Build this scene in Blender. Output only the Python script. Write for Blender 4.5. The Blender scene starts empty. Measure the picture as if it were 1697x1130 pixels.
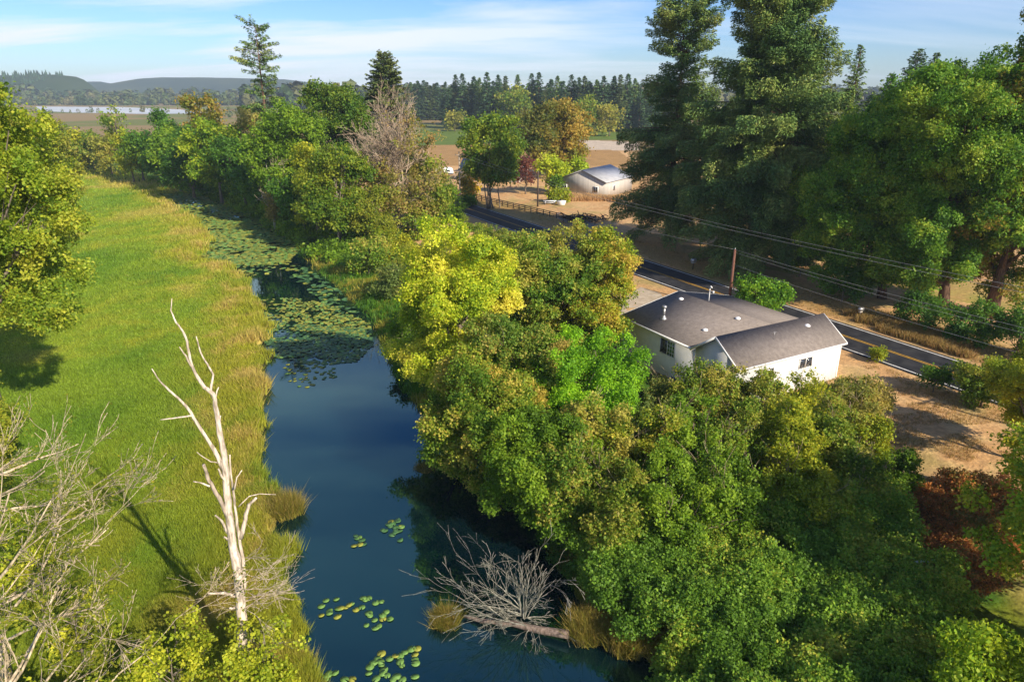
import bpy, math, random
import numpy as np
from mathutils import Vector

# ------------------------------------------------------------------ camera, sky, sun, exposure
H0 = 26.0                       # drone height above the road
PIT = math.radians(20)
FP = 1131.3                     # focal length in photo pixels (24 mm on 36 mm, 1697 wide)
scene = bpy.context.scene
COL = scene.collection
cd = bpy.data.cameras.new('camera'); cam = bpy.data.objects.new('camera', cd); COL.objects.link(cam)
cam.location = (0, 0, H0); cam.rotation_euler = (math.radians(90) - PIT, 0, 0)
cd.lens = 24; cd.sensor_width = 36; cd.clip_end = 30000; cd.clip_start = 0.1
scene.camera = cam
scene.view_settings.view_transform = 'Standard'; scene.view_settings.look = 'None'
scene.view_settings.exposure = 0.7; scene.view_settings.gamma = 1
scene.cycles.max_bounces = 8; scene.cycles.transparent_max_bounces = 4
scene.cycles.diffuse_bounces = 6; scene.cycles.volume_bounces = 0

SUN_EL = math.radians(31); SX, SY = 0.69, -0.724
w = bpy.data.worlds.new('World'); scene.world = w; w.use_nodes = True
nt = w.node_tree; nt.nodes.clear()
def N(nt, t, **k):
    n = nt.nodes.new(t)
    for a, b in k.items(): setattr(n, a, b)
    return n
out = N(nt, 'ShaderNodeOutputWorld'); bg = N(nt, 'ShaderNodeBackground'); sky = N(nt, 'ShaderNodeTexSky')
sky.sky_type = 'NISHITA'; sky.sun_disc = False; sky.sun_elevation = SUN_EL
sky.sun_rotation = math.atan2(SX, SY); sky.altitude = 50; sky.air_density = 1.0; sky.dust_density = 0.4; sky.ozone_density = 2.5
bg.inputs[1].default_value = 0.148
tc = N(nt, 'ShaderNodeTexCoord'); sep = N(nt, 'ShaderNodeSeparateXYZ'); nt.links.new(tc.outputs['Generated'], sep.inputs[0])
zz = N(nt, 'ShaderNodeMath', operation='MAXIMUM'); zz.inputs[1].default_value = 0.0; nt.links.new(sep.outputs[2], zz.inputs[0])
za = N(nt, 'ShaderNodeMath', operation='ADD'); za.inputs[1].default_value = 0.16; nt.links.new(zz.outputs[0], za.inputs[0])
dx = N(nt, 'ShaderNodeMath', operation='DIVIDE'); dy = N(nt, 'ShaderNodeMath', operation='DIVIDE')
nt.links.new(sep.outputs[0], dx.inputs[0]); nt.links.new(za.outputs[0], dx.inputs[1])
nt.links.new(sep.outputs[1], dy.inputs[0]); nt.links.new(za.outputs[0], dy.inputs[1])
cmb = N(nt, 'ShaderNodeCombineXYZ'); nt.links.new(dx.outputs[0], cmb.inputs[0]); nt.links.new(dy.outputs[0], cmb.inputs[1])
mp = N(nt, 'ShaderNodeMapping'); mp.inputs['Rotation'].default_value = (0, 0, math.radians(14)); mp.inputs['Scale'].default_value = (0.32, 1.15, 1)
mp.inputs['Location'].default_value = (2.1, 0.4, 0)
nt.links.new(cmb.outputs[0], mp.inputs[0])
nz = N(nt, 'ShaderNodeTexNoise'); nz.inputs['Scale'].default_value = 1.1; nz.inputs['Detail'].default_value = 7; nz.inputs['Roughness'].default_value = 0.55; nz.inputs['Distortion'].default_value = 0.35
nt.links.new(mp.outputs[0], nz.inputs['Vector'])
cr = N(nt, 'ShaderNodeValToRGB'); cr.color_ramp.elements[0].position = 0.44; cr.color_ramp.elements[1].position = 0.6
cr.color_ramp.elements[0].color = (0, 0, 0, 1); cr.color_ramp.elements[1].color = (0.85, 0.85, 0.85, 1)
nt.links.new(nz.outputs[0], cr.inputs[0])
# more cirrus towards the left of the view, less to the right and overhead
lm = N(nt, 'ShaderNodeMapRange'); lm.inputs['From Min'].default_value = 0.55; lm.inputs['From Max'].default_value = -0.55
lm.inputs['To Min'].default_value = 0.32; lm.inputs['To Max'].default_value = 1.6; nt.links.new(sep.outputs[0], lm.inputs[0])
cl = N(nt, 'ShaderNodeMath', operation='MULTIPLY'); cl.use_clamp = True; nt.links.new(cr.outputs[0], cl.inputs[0]); nt.links.new(lm.outputs[0], cl.inputs[1])
hm = N(nt, 'ShaderNodeMapRange'); hm.inputs['From Min'].default_value = 0.25; hm.inputs['From Max'].default_value = 0.7
hm.inputs['To Min'].default_value = 1.0; hm.inputs['To Max'].default_value = 0.25; nt.links.new(sep.outputs[2], hm.inputs[0])
cl2 = N(nt, 'ShaderNodeMath', operation='MULTIPLY'); nt.links.new(cl.outputs[0], cl2.inputs[0]); nt.links.new(hm.outputs[0], cl2.inputs[1])
hs = N(nt, 'ShaderNodeHueSaturation'); hs.inputs['Saturation'].default_value = 1.22; hs.inputs['Value'].default_value = 0.66
nt.links.new(sky.outputs[0], hs.inputs['Color'])
mx = N(nt, 'ShaderNodeMixRGB'); mx.inputs[2].default_value = (3.9, 4.2, 4.7, 1)
tn = N(nt, 'ShaderNodeMixRGB', blend_type='MULTIPLY'); tn.inputs[0].default_value = 1; tn.inputs[2].default_value = (0.58, 0.71, 1.0, 1)
nt.links.new(hs.outputs[0], tn.inputs[1])
nt.links.new(cl2.outputs[0], mx.inputs[0]); nt.links.new(tn.outputs[0], mx.inputs[1])
nt.links.new(mx.outputs[0], bg.inputs[0]); nt.links.new(bg.outputs[0], out.inputs[0])

sl = bpy.data.lights.new('sun', 'SUN'); sl.energy = 5.0; sl.angle = math.radians(0.5); sl.color = (1.0, 0.87, 0.68)
so = bpy.data.objects.new('sun', sl); COL.objects.link(so)
sv = Vector((SX * math.cos(SUN_EL), SY * math.cos(SUN_EL), math.sin(SUN_EL)))
so.rotation_euler = sv.to_track_quat('Z', 'Y').to_euler(); so.location = (60, -60, 80)

# ------------------------------------------------------------------ helpers
CP, SP = math.cos(PIT), math.sin(PIT)
def G(px, py, z=0.0):
    """photo pixel -> point on the level z"""
    v = (565 - py) / FP; u = (px - 848.5) / FP
    t = (H0 - z) / (SP - v * CP)
    return np.array([t * u, t * (CP + v * SP), z])
def GY(px, py, Y):
    """photo pixel -> point at the distance Y"""
    v = (565 - py) / FP; u = (px - 848.5) / FP
    t = Y / (CP + v * SP)
    return np.array([t * u, Y, H0 + t * (-SP + v * CP)])
def topz(py, Y): return GY(848, py, Y)[2]
WZ = -2.2     # water level

def hsh(ix, iy, iz, s):
    h = (ix * 374761393 + iy * 668265263 + iz * 2147483647 + s * 974634777) & 0xffffffff
    h = ((h ^ (h >> 13)) * 1274126177) & 0xffffffff
    h = (h ^ (h >> 16)) & 0xffffffff
    return h / 4294967295.0
def vn(P, f, s=0):
    """value noise 0..1 on (n,3)"""
    P = np.asarray(P, float) * f; I = np.floor(P).astype(np.int64); R = P - I; R = R * R * (3 - 2 * R)
    r = 0
    for a in (0, 1):
        wx = R[:, 0] if a else 1 - R[:, 0]
        for b in (0, 1):
            wy = R[:, 1] if b else 1 - R[:, 1]
            for c in (0, 1):
                wz = R[:, 2] if c else 1 - R[:, 2]
                r = r + wx * wy * wz * hsh(I[:, 0] + a, I[:, 1] + b, I[:, 2] + c, s)
    return r
def fbm(P, f, s=0, o=3):
    t = 0; a = 0.5; A = 0
    for i in range(o):
        t = t + a * vn(P, f * 2 ** i, s + i * 17); A += a; a *= 0.55
    return t / A
def nrm(a): return a / (np.linalg.norm(a, axis=-1, keepdims=True) + 1e-9)

MAT = {}
def mesh_np(name, V, faces, mat, cols=None, parent=None, loc=None, smooth=False):
    """faces: (n,k) array or a list of such arrays"""
    V = np.asarray(V, np.float32)
    if loc is not None: V = V - np.asarray(loc, np.float32)
    if not isinstance(faces, list): faces = [faces]
    me = bpy.data.meshes.new(name)
    me.vertices.add(len(V)); me.vertices.foreach_set('co', V.ravel())
    li = np.concatenate([f.ravel() for f in faces]).astype(np.int32)
    tot = np.concatenate([np.full(len(f), f.shape[1]) for f in faces]).astype(np.int32)
    st = np.concatenate([[0], np.cumsum(tot)[:-1]]).astype(np.int32)
    me.loops.add(len(li)); me.loops.foreach_set('vertex_index', li)
    me.polygons.add(len(tot)); me.polygons.foreach_set('loop_start', st)
    if smooth: me.polygons.foreach_set('use_smooth', np.ones(len(tot), bool))
    if cols is not None:
        a = me.attributes.new('tint', 'FLOAT_COLOR', 'POINT')
        c = np.ones((len(V), 4), np.float32); c[:, :3] = cols; a.data.foreach_set('color', c.ravel())
    me.update(calc_edges=True)
    me.materials.append(MAT[mat])
    o = bpy.data.objects.new(name, me); COL.objects.link(o)
    if parent is not None: o.parent = parent
    if loc is not None and parent is None: o.location = loc
    return o
def thing(name, label, cat, loc, rz=0, group=None):
    o = bpy.data.objects.new(name, None); COL.objects.link(o); o.empty_display_size = 0.3
    o.location = loc; o.rotation_euler = (0, 0, rz)
    o['label'] = label; o['category'] = cat
    if group: o['group'] = group
    return o
def tag(o, label, cat, group=None, kind=None):
    o['label'] = label; o['category'] = cat
    if group: o['group'] = group
    if kind: o['kind'] = kind
    return o
class MB:
    """collects boxes, prisms and tubes into one mesh"""
    def __init__(s): s.V = []; s.F = {}; s.n = 0; s.C = []
    def add(s, V, F, col=None):
        V = np.asarray(V, float); s.V.append(V)
        for f in F: s.F.setdefault(len(f), []).append([i + s.n for i in f])
        s.C.append(np.tile(np.array(col if col is not None else (1, 1, 1), float), (len(V), 1)) if np.ndim(col) < 2 else col)
        s.n += len(V)
    def addarr(s, V, F, col=None):
        V = np.asarray(V, float); s.V.append(V); s.F.setdefault(F.shape[1], []).extend((F + s.n).tolist())
        s.C.append(np.tile(np.array(col if col is not None else (1, 1, 1), float), (len(V), 1)) if np.ndim(col) < 2 else col)
        s.n += len(V)
    def box(s, c, sx, sy, sz, ax=(1, 0), col=None):
        c = np.array(c, float); a = np.array([ax[0], ax[1], 0.]); b = np.array([-ax[1], ax[0], 0.]); k = np.array([0, 0, 1.])
        V = [c + a * sx / 2 * i + b * sy / 2 * j + k * sz / 2 * l for l in (-1, 1) for (i, j) in ((-1, -1), (1, -1), (1, 1), (-1, 1))]
        s.add(V, [(3, 2, 1, 0), (4, 5, 6, 7), (0, 1, 5, 4), (1, 2, 6, 5), (2, 3, 7, 6), (3, 0, 4, 7)], col)
    def prism(s, poly, d, col=None):
        """poly: list of 3d points (planar), extruded by the vector d"""
        n = len(poly); P = np.array(poly, float); V = np.vstack([P, P + np.array(d)])
        s.add(V, [tuple(range(n - 1, -1, -1)), tuple(range(n, 2 * n))] + [(i, (i + 1) % n, n + (i + 1) % n, n + i) for i in range(n)], col)
    def tube(s, P, R, k=6, col=None, cap=True):
        P = np.asarray(P, float); R = np.asarray(R, float); n = len(P)
        T = np.gradient(P, axis=0); T = nrm(T)
        ref = np.array([0.31, 0.17, 0.93]) if abs(T[0][2]) < 0.9 else np.array([1, 0.1, 0.05])
        A = nrm(np.cross(T, ref)); B = np.cross(T, A)
        an = np.arange(k) * 2 * math.pi / k
        V = (P[:, None] + R[:, None, None] * (A[:, None] * np.cos(an)[None, :, None] + B[:, None] * np.sin(an)[None, :, None])).reshape(-1, 3)
        i = np.arange(n - 1)[:, None] * k; j = np.arange(k)[None]
        F = np.stack([i + j, i + (j + 1) % k, i + k + (j + 1) % k, i + k + j], -1).reshape(-1, 4)
        s.addarr(V, F, col)
        if cap:
            s.F.setdefault(k, []).append([s.n - k + q for q in range(k)])
            s.F.setdefault(k, []).append([s.n - n * k + q for q in range(k - 1, -1, -1)])
    def build(s, name, mat, parent=None, loc=None, smooth=False, cols=False):
        return mesh_np(name, np.vstack(s.V), [np.array(f) for f in s.F.values()], mat, np.vstack(s.C) if cols else None, parent, loc, smooth)

# ------------------------------------------------------------------ materials
def newmat(name):
    m = bpy.data.materials.new(name); m.use_nodes = True; MAT[name] = m
    return m, m.node_tree, m.node_tree.nodes['Principled BSDF']
def noise_col(nt, scale, c0, c1, p0=0.35, p1=0.65, detail=5, coord='Object', vec_scale=None):
    tc = N(nt, 'ShaderNodeTexCoord'); nz = N(nt, 'ShaderNodeTexNoise'); nz.inputs['Scale'].default_value = scale; nz.inputs['Detail'].default_value = detail
    src = tc.outputs[coord]
    if vec_scale:
        mp = N(nt, 'ShaderNodeMapping'); mp.inputs['Scale'].default_value = vec_scale; nt.links.new(src, mp.inputs[0]); src = mp.outputs[0]
    nt.links.new(src, nz.inputs['Vector'])
    r = N(nt, 'ShaderNodeValToRGB'); r.color_ramp.elements[0].position = p0; r.color_ramp.elements[1].position = p1
    r.color_ramp.elements[0].color = (*c0, 1); r.color_ramp.elements[1].color = (*c1, 1); nt.links.new(nz.outputs[0], r.inputs[0])
    return r, nz
def simple(name, c0, c1, scale=3, rough=0.7, bump=0.0, bscale=None, spec=0.3, metal=0, vec_scale=None):
    m, nt, b = newmat(name); r, nz = noise_col(nt, scale, c0, c1, vec_scale=vec_scale)
    nt.links.new(r.outputs[0], b.inputs['Base Color']); b.inputs['Roughness'].default_value = rough
    b.inputs['Specular IOR Level'].default_value = spec; b.inputs['Metallic'].default_value = metal
    if bump:
        bp = N(nt, 'ShaderNodeBump'); bp.inputs['Strength'].default_value = bump; bp.inputs['Distance'].default_value = 0.02
        n2 = N(nt, 'ShaderNodeTexNoise'); n2.inputs['Scale'].default_value = bscale or scale * 4; n2.inputs['Detail'].default_value = 6
        tc = N(nt, 'ShaderNodeTexCoord'); nt.links.new(tc.outputs['Object'], n2.inputs['Vector'])
        nt.links.new(n2.outputs[0], bp.inputs['Height']); nt.links.new(bp.outputs[0], b.inputs['Normal'])
    return m
# leaves: colour from the mesh, a share of light passes through
m, nt, b = newmat('leaf')
at = N(nt, 'ShaderNodeAttribute', attribute_name='tint')
b.inputs['Roughness'].default_value = 0.55; b.inputs['Specular IOR Level'].default_value = 0.25
nt.links.new(at.outputs['Color'], b.inputs['Base Color'])
tr = N(nt, 'ShaderNodeBsdfTranslucent'); mm = N(nt, 'ShaderNodeMixShader'); mm.inputs[0].default_value = 0.42
hs2 = N(nt, 'ShaderNodeHueSaturation'); hs2.inputs['Value'].default_value = 1.35; hs2.inputs['Hue'].default_value = 0.49
nt.links.new(at.outputs['Color'], hs2.inputs['Color']); nt.links.new(hs2.outputs[0], tr.inputs['Color'])
nt.links.new(b.outputs[0], mm.inputs[1]); nt.links.new(tr.outputs[0], mm.inputs[2]); nt.links.new(mm.outputs[0], nt.nodes['Material Output'].inputs['Surface'])
# needles
m, nt, b = newmat('needle')
at = N(nt, 'ShaderNodeAttribute', attribute_name='tint'); nt.links.new(at.outputs['Color'], b.inputs['Base Color'])
b.inputs['Roughness'].default_value = 0.6; b.inputs['Specular IOR Level'].default_value = 0.2
# ground: colour from the mesh times fine noise
m, nt, b = newmat('ground')
at = N(nt, 'ShaderNodeAttribute', attribute_name='tint')
r, nz = noise_col(nt, 1.6, (0.62, 0.62, 0.62), (1.3, 1.28, 1.2), 0.3, 0.7, 9)
nz.inputs['Roughness'].default_value = 0.72
mu = N(nt, 'ShaderNodeMixRGB', blend_type='MULTIPLY'); mu.inputs[0].default_value = 1
nt.links.new(at.outputs['Color'], mu.inputs[1]); nt.links.new(r.outputs[0], mu.inputs[2]); nt.links.new(mu.outputs[0], b.inputs['Base Color'])
b.inputs['Roughness'].default_value = 0.95; b.inputs['Specular IOR Level'].default_value = 0.1
bp = N(nt, 'ShaderNodeBump'); bp.inputs['Strength'].default_value = 0.7; bp.inputs['Distance'].default_value = 0.12
n2 = N(nt, 'ShaderNodeTexNoise'); n2.inputs['Scale'].default_value = 3.5; n2.inputs['Detail'].default_value = 8; tc = N(nt, 'ShaderNodeTexCoord'); nt.links.new(tc.outputs['Object'], n2.inputs['Vector'])
nt.links.new(n2.outputs[0], bp.inputs['Height']); nt.links.new(bp.outputs[0], b.inputs['Normal'])
# bark / dead wood, tinted
m, nt, b = newmat('bark')
at = N(nt, 'ShaderNodeAttribute', attribute_name='tint')
r, nz = noise_col(nt, 5, (0.45, 0.43, 0.4), (1.25, 1.22, 1.2), 0.35, 0.65, 8, vec_scale=(1.6, 1.6, 0.35))
mu = N(nt, 'ShaderNodeMixRGB', blend_type='MULTIPLY'); mu.inputs[0].default_value = 1
nt.links.new(at.outputs['Color'], mu.inputs[1]); nt.links.new(r.outputs[0], mu.inputs[2]); nt.links.new(mu.outputs[0], b.inputs['Base Color'])
b.inputs['Roughness'].default_value = 0.85; b.inputs['Specular IOR Level'].default_value = 0.15
bp = N(nt, 'ShaderNodeBump'); bp.inputs['Strength'].default_value = 0.6; bp.inputs['Distance'].default_value = 0.03
nt.links.new(nz.outputs[0], bp.inputs['Height']); nt.links.new(bp.outputs[0], b.inputs['Normal'])
# water
m, nt, b = newmat('water')
r, nz = noise_col(nt, 0.09, (0.001, 0.007, 0.011), (0.002, 0.010, 0.014), 0.3, 0.7, 4)
nt.links.new(r.outputs[0], b.inputs['Base Color'])
b.inputs['Roughness'].default_value = 0.03; b.inputs['IOR'].default_value = 1.33; b.inputs['Specular IOR Level'].default_value = 0.5
bp = N(nt, 'ShaderNodeBump'); bp.inputs['Strength'].default_value = 0.05; bp.inputs['Distance'].default_value = 0.02
n2 = N(nt, 'ShaderNodeTexNoise'); n2.inputs['Scale'].default_value = 2.2; n2.inputs['Detail'].default_value = 3; tc = N(nt, 'ShaderNodeTexCoord'); nt.links.new(tc.outputs['Object'], n2.inputs['Vector'])
nt.links.new(n2.outputs[0], bp.inputs['Height']); nt.links.new(bp.outputs[0], b.inputs['Normal'])
gl = N(nt, 'ShaderNodeBsdfGlossy'); gl.inputs['Color'].default_value = (0.14, 0.74, 0.78, 1); gl.inputs['Roughness'].default_value = 0.025; nt.links.new(bp.outputs[0], gl.inputs['Normal'])
mm = N(nt, 'ShaderNodeMixShader'); mm.inputs[0].default_value = 0.12; nt.links.new(b.outputs[0], mm.inputs[1]); nt.links.new(gl.outputs[0], mm.inputs[2]); nt.links.new(mm.outputs[0], nt.nodes['Material Output'].inputs['Surface'])
simple('lake', (0.4, 0.44, 0.46), (0.52, 0.54, 0.54), 0.01, 0.5)
# asphalt with patches
m, nt, b = newmat('asphalt')
r, nz = noise_col(nt, 0.8, (0.015, 0.016, 0.02), (0.042, 0.042, 0.045), 0.38, 0.72, 11)
nt.links.new(r.outputs[0], b.inputs['Base Color']); b.inputs['Roughness'].default_value = 0.85; b.inputs['Specular IOR Level'].default_value = 0.25
simple('paint_white', (0.6, 0.6, 0.58), (0.82, 0.82, 0.8), 2.0, 0.6)
simple('paint_yellow', (0.5, 0.27, 0.02), (0.68, 0.38, 0.03), 2.0, 0.6)
simple('driveway', (0.16, 0.13, 0.11), (0.26, 0.22, 0.18), 0.6, 0.95, 0.4, 12)
simple('gravel', (0.36, 0.29, 0.2), (0.5, 0.42, 0.31), 1.2, 0.95, 0.5, 14)
# white lap siding: horizontal boards
m, nt, b = newmat('siding')
r, nz = noise_col(nt, 1.4, (0.66, 0.68, 0.68), (0.78, 0.79, 0.78), 0.3, 0.7, 6)
tc = N(nt, 'ShaderNodeTexCoord'); wv = N(nt, 'ShaderNodeTexWave', wave_type='BANDS', bands_direction='Z', wave_profile='SAW'); wv.inputs['Scale'].default_value = 1.35; wv.inputs['Distortion'].default_value = 0
nt.links.new(tc.outputs['Object'], wv.inputs['Vector'])
bp = N(nt, 'ShaderNodeBump'); bp.inputs['Strength'].default_value = 1.0; bp.inputs['Distance'].default_value = 0.05
nt.links.new(wv.outputs[0], bp.inputs['Height']); nt.links.new(bp.outputs[0], b.inputs['Normal'])
nt.links.new(r.outputs[0], b.inputs['Base Color']); b.inputs['Roughness'].default_value = 0.55
# shingles
m, nt, b = newmat('shingle')
tc = N(nt, 'ShaderNodeTexCoord')
r, nz = noise_col(nt, 2.6, (0.13, 0.112, 0.102), (0.28, 0.245, 0.22), 0.3, 0.72, 12)
nz.inputs['Roughness'].default_value = 0.8
nt.links.new(r.outputs[0], b.inputs['Base Color']); b.inputs['Roughness'].default_value = 0.95; b.inputs['Specular IOR Level'].default_value = 0.1
bp = N(nt, 'ShaderNodeBump'); bp.inputs['Strength'].default_value = 0.8; bp.inputs['Distance'].default_value = 0.03
n2 = N(nt, 'ShaderNodeTexNoise'); n2.inputs['Scale'].default_value = 9; n2.inputs['Detail'].default_value = 4; nt.links.new(tc.outputs['Object'], n2.inputs['Vector'])
nt.links.new(n2.outputs[0], bp.inputs['Height']); nt.links.new(bp.outputs[0], b.inputs['Normal'])
simple('white_trim', (0.72, 0.72, 0.7), (0.82, 0.82, 0.8), 3, 0.5)
simple('metal_grey', (0.35, 0.35, 0.36), (0.5, 0.5, 0.5), 4, 0.4, metal=0.7)
simple('barn_wall', (0.4, 0.38, 0.35), (0.5, 0.47, 0.43), 0.9, 0.6, vec_scale=(3, 3, 0.1))
simple('barn_roof', (0.3, 0.31, 0.33), (0.38, 0.39, 0.41), 0.7, 0.45)
simple('grey_roof', (0.16, 0.18, 0.22), (0.24, 0.26, 0.3), 0.7, 0.7)
simple('white_plastic', (0.78, 0.78, 0.78), (0.85, 0.85, 0.85), 2, 0.4)
simple('pole_wood', (0.12, 0.055, 0.038), (0.2, 0.09, 0.06), 3, 0.85, vec_scale=(2, 2, 0.3))
simple('pole_pale', (0.33, 0.28, 0.23), (0.42, 0.36, 0.3), 3, 0.85)
simple('pole_dark', (0.05, 0.035, 0.03), (0.09, 0.07, 0.06), 3, 0.85)
simple('fence_wood', (0.05, 0.035, 0.028), (0.1, 0.075, 0.06), 3, 0.85)
simple('wire', (0.22, 0.22, 0.22), (0.3, 0.3, 0.3), 3, 0.6)
simple('marker_red', (0.35, 0.09, 0.03), (0.45, 0.13, 0.05), 3, 0.6)
m, nt, b = newmat('glass'); b.inputs['Base Color'].default_value = (0.03, 0.035, 0.045, 1); b.inputs['Roughness'].default_value = 0.06; b.inputs['Specular IOR Level'].default_value = 0.8
m, nt, b = newmat('glass_green_reflection'); r, nz = noise_col(nt, 3.5, (0.01, 0.03, 0.01), (0.13, 0.26, 0.06), 0.42, 0.6, 4)  # green reflection painted into the pane's base colour as noise
nt.links.new(r.outputs[0], b.inputs['Base Color']); b.inputs['Roughness'].default_value = 0.08; b.inputs['Specular IOR Level'].default_value = 0.7
m, nt, b = newmat('hill')
at = N(nt, 'ShaderNodeAttribute', attribute_name='tint'); nt.links.new(at.outputs['Color'], b.inputs['Base Color']); b.inputs['Roughness'].default_value = 1; b.inputs['Specular IOR Level'].default_value = 0

# ------------------------------------------------------------------ terrain
LE = [(110, 286), (240, 312), (262, 325), (288, 340), (315, 358), (342, 380), (357, 395), (352, 415), (330, 428), (380, 440), (405, 455), (412, 485), (440, 520), (447, 545), (435, 565), (440, 600), (424, 622), (440, 660), (447, 720), (452, 780), (462, 830), (470, 860), (490, 920), (488, 980), (500, 1040), (515, 1100), (525, 1130)]
RE = [(112, 284.5), (265, 310), (330, 322), (385, 345), (430, 362), (462, 385), (492, 415), (520, 445), (548, 470), (580, 500), (610, 525), (632, 570), (650, 620), (672, 660), (720, 710), (765, 750), (810, 790), (850, 830), (885, 880), (915, 930), (950, 990), (1040, 1070), (1130, 1110), (1180, 1130)]
le = np.array([G(x, y, WZ) for x, y in LE])[::-1]; re_ = np.array([G(x, y, WZ) for x, y in RE])[::-1]
def XL(Y): return np.where(Y < le[0][1], le[0][0] + (Y - le[0][1]) * -0.15, np.interp(Y, le[:, 1], le[:, 0]))
def XR(Y): return np.where(Y > re_[-1][1], re_[-1][0] - (Y - re_[-1][1]) * 0.9, np.interp(Y, re_[:, 1], re_[:, 0]))
def sstep(a, b, x):
    t = np.clip((x - a) / (b - a), 0, 1); return t * t * (3 - 2 * t)
RD = np.array([0.4712, -0.882]); RN = np.array([0.882, 0.4712])
N_NEAR, N_FAR = 2.471 * H0, 2.737 * H0           # white edge lines, as offsets along RN
def ground_z(x, y):
    x = np.asarray(x, float); y = np.asarray(y, float)
    P = np.stack([x, y, np.zeros_like(x)], -1).reshape(-1, 3)
    n1 = fbm(P, 0.25, 3).reshape(x.shape) - 0.5; n2 = fbm(P, 0.9, 5).reshape(x.shape) - 0.5
    xl = XL(y) + (n2 * 1.8 + n1 * 4) * sstep(230, 180, y); xr = XR(y) + n2 * 1.0
    marsh = -1.8 + 0.22 * n1
    ch = -3.4
    nn = x * RN[0] + y * RN[1]
    bank = -2.35 + 1.0 * sstep(-0.6, 3.5, x - xr) + 0.5 * sstep(3, 14, x - xr) + 0.85 * sstep(36, 52, nn)
    bank = bank + (n1 * 0.25 + n2 * 0.12) * sstep(0, 3, x - xr)
    z = np.where(x < xl, marsh - 1.2 * sstep(-0.9, 0.3, x - xl), np.where(x > xr, bank, ch))
    z = np.where((y > 270), -1.7 + 1.7 * sstep(0, 40, x - xr), z)
    z = np.where((x > xl) & (x <= xr) & (y < 205), ch, z)
    z = np.where((x > xl) & (x <= xr) & (y >= 205) & (y <= 270), marsh, z)
    # flat beside the road
    nn = x * RN[0] + y * RN[1]
    fl = sstep(N_NEAR - 6, N_NEAR - 2, nn) * sstep(N_FAR + 8, N_FAR + 3, nn)
    z = z * (1 - fl)
    far = sstep(N_FAR + 6, N_FAR + 20, nn)
    z = np.where(far > 0, np.maximum(z, -0.6) , z)
    return z
def pin(px, py, poly):
    """points in polygon"""
    c = np.zeros(px.shape, bool); n = len(poly)
    for i in range(n):
        x1, y1 = poly[i]; x2, y2 = poly[(i + 1) % n]
        c ^= ((y1 > py) != (y2 > py)) & (px < (x2 - x1) * (py - y1) / (y2 - y1 + 1e-12) + x1)
    return c
def poly(pts, z=0): return [tuple(G(a, b, z)[:2]) for a, b in pts]
def mix(a, b, t): return a * (1 - t[..., None]) + b * t[..., None]
C = lambda *a: np.array(a, float)
MARSH_G, MARSH_L, MARSH_Y, MARSH_T = C(.12, .22, .018), C(.185, .27, .022), C(.3, .31, .03), C(.45, .34, .11)
def marsh_colour(x, y, seed=0):
    P = np.stack([x, y * 0.7, np.zeros_like(x)], -1).reshape(-1, 3)
    a = fbm(P, 0.05, 11, 4).reshape(x.shape); b_ = fbm(P, 0.16, 21, 3).reshape(x.shape); c_ = fbm(P, 0.6, 31, 3).reshape(x.shape)
    de = XL(y) - x                     # distance to the waterside
    w_ = 3 + 7 * b_
    edge = sstep(w_ * 1.5, w_ * 0.35, de)
    col = mix(np.broadcast_to(MARSH_G, x.shape + (3,)), MARSH_L, sstep(0.33, 0.55, a * 0.5 + b_ * 0.5))
    col = mix(col, MARSH_Y, sstep(0.5, 0.68, a * 0.6 + c_ * 0.4) * 0.7)
    col = mix(col, MARSH_Y, edge * sstep(0.15, 0.5, b_ * .5 + c_ * .5))
    col = mix(col, MARSH_T, edge * sstep(0.5, 0.66, c_) * 0.75)
    col = mix(col, MARSH_T, sstep(0.66, 0.76, a) * .4)
    return col
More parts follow.
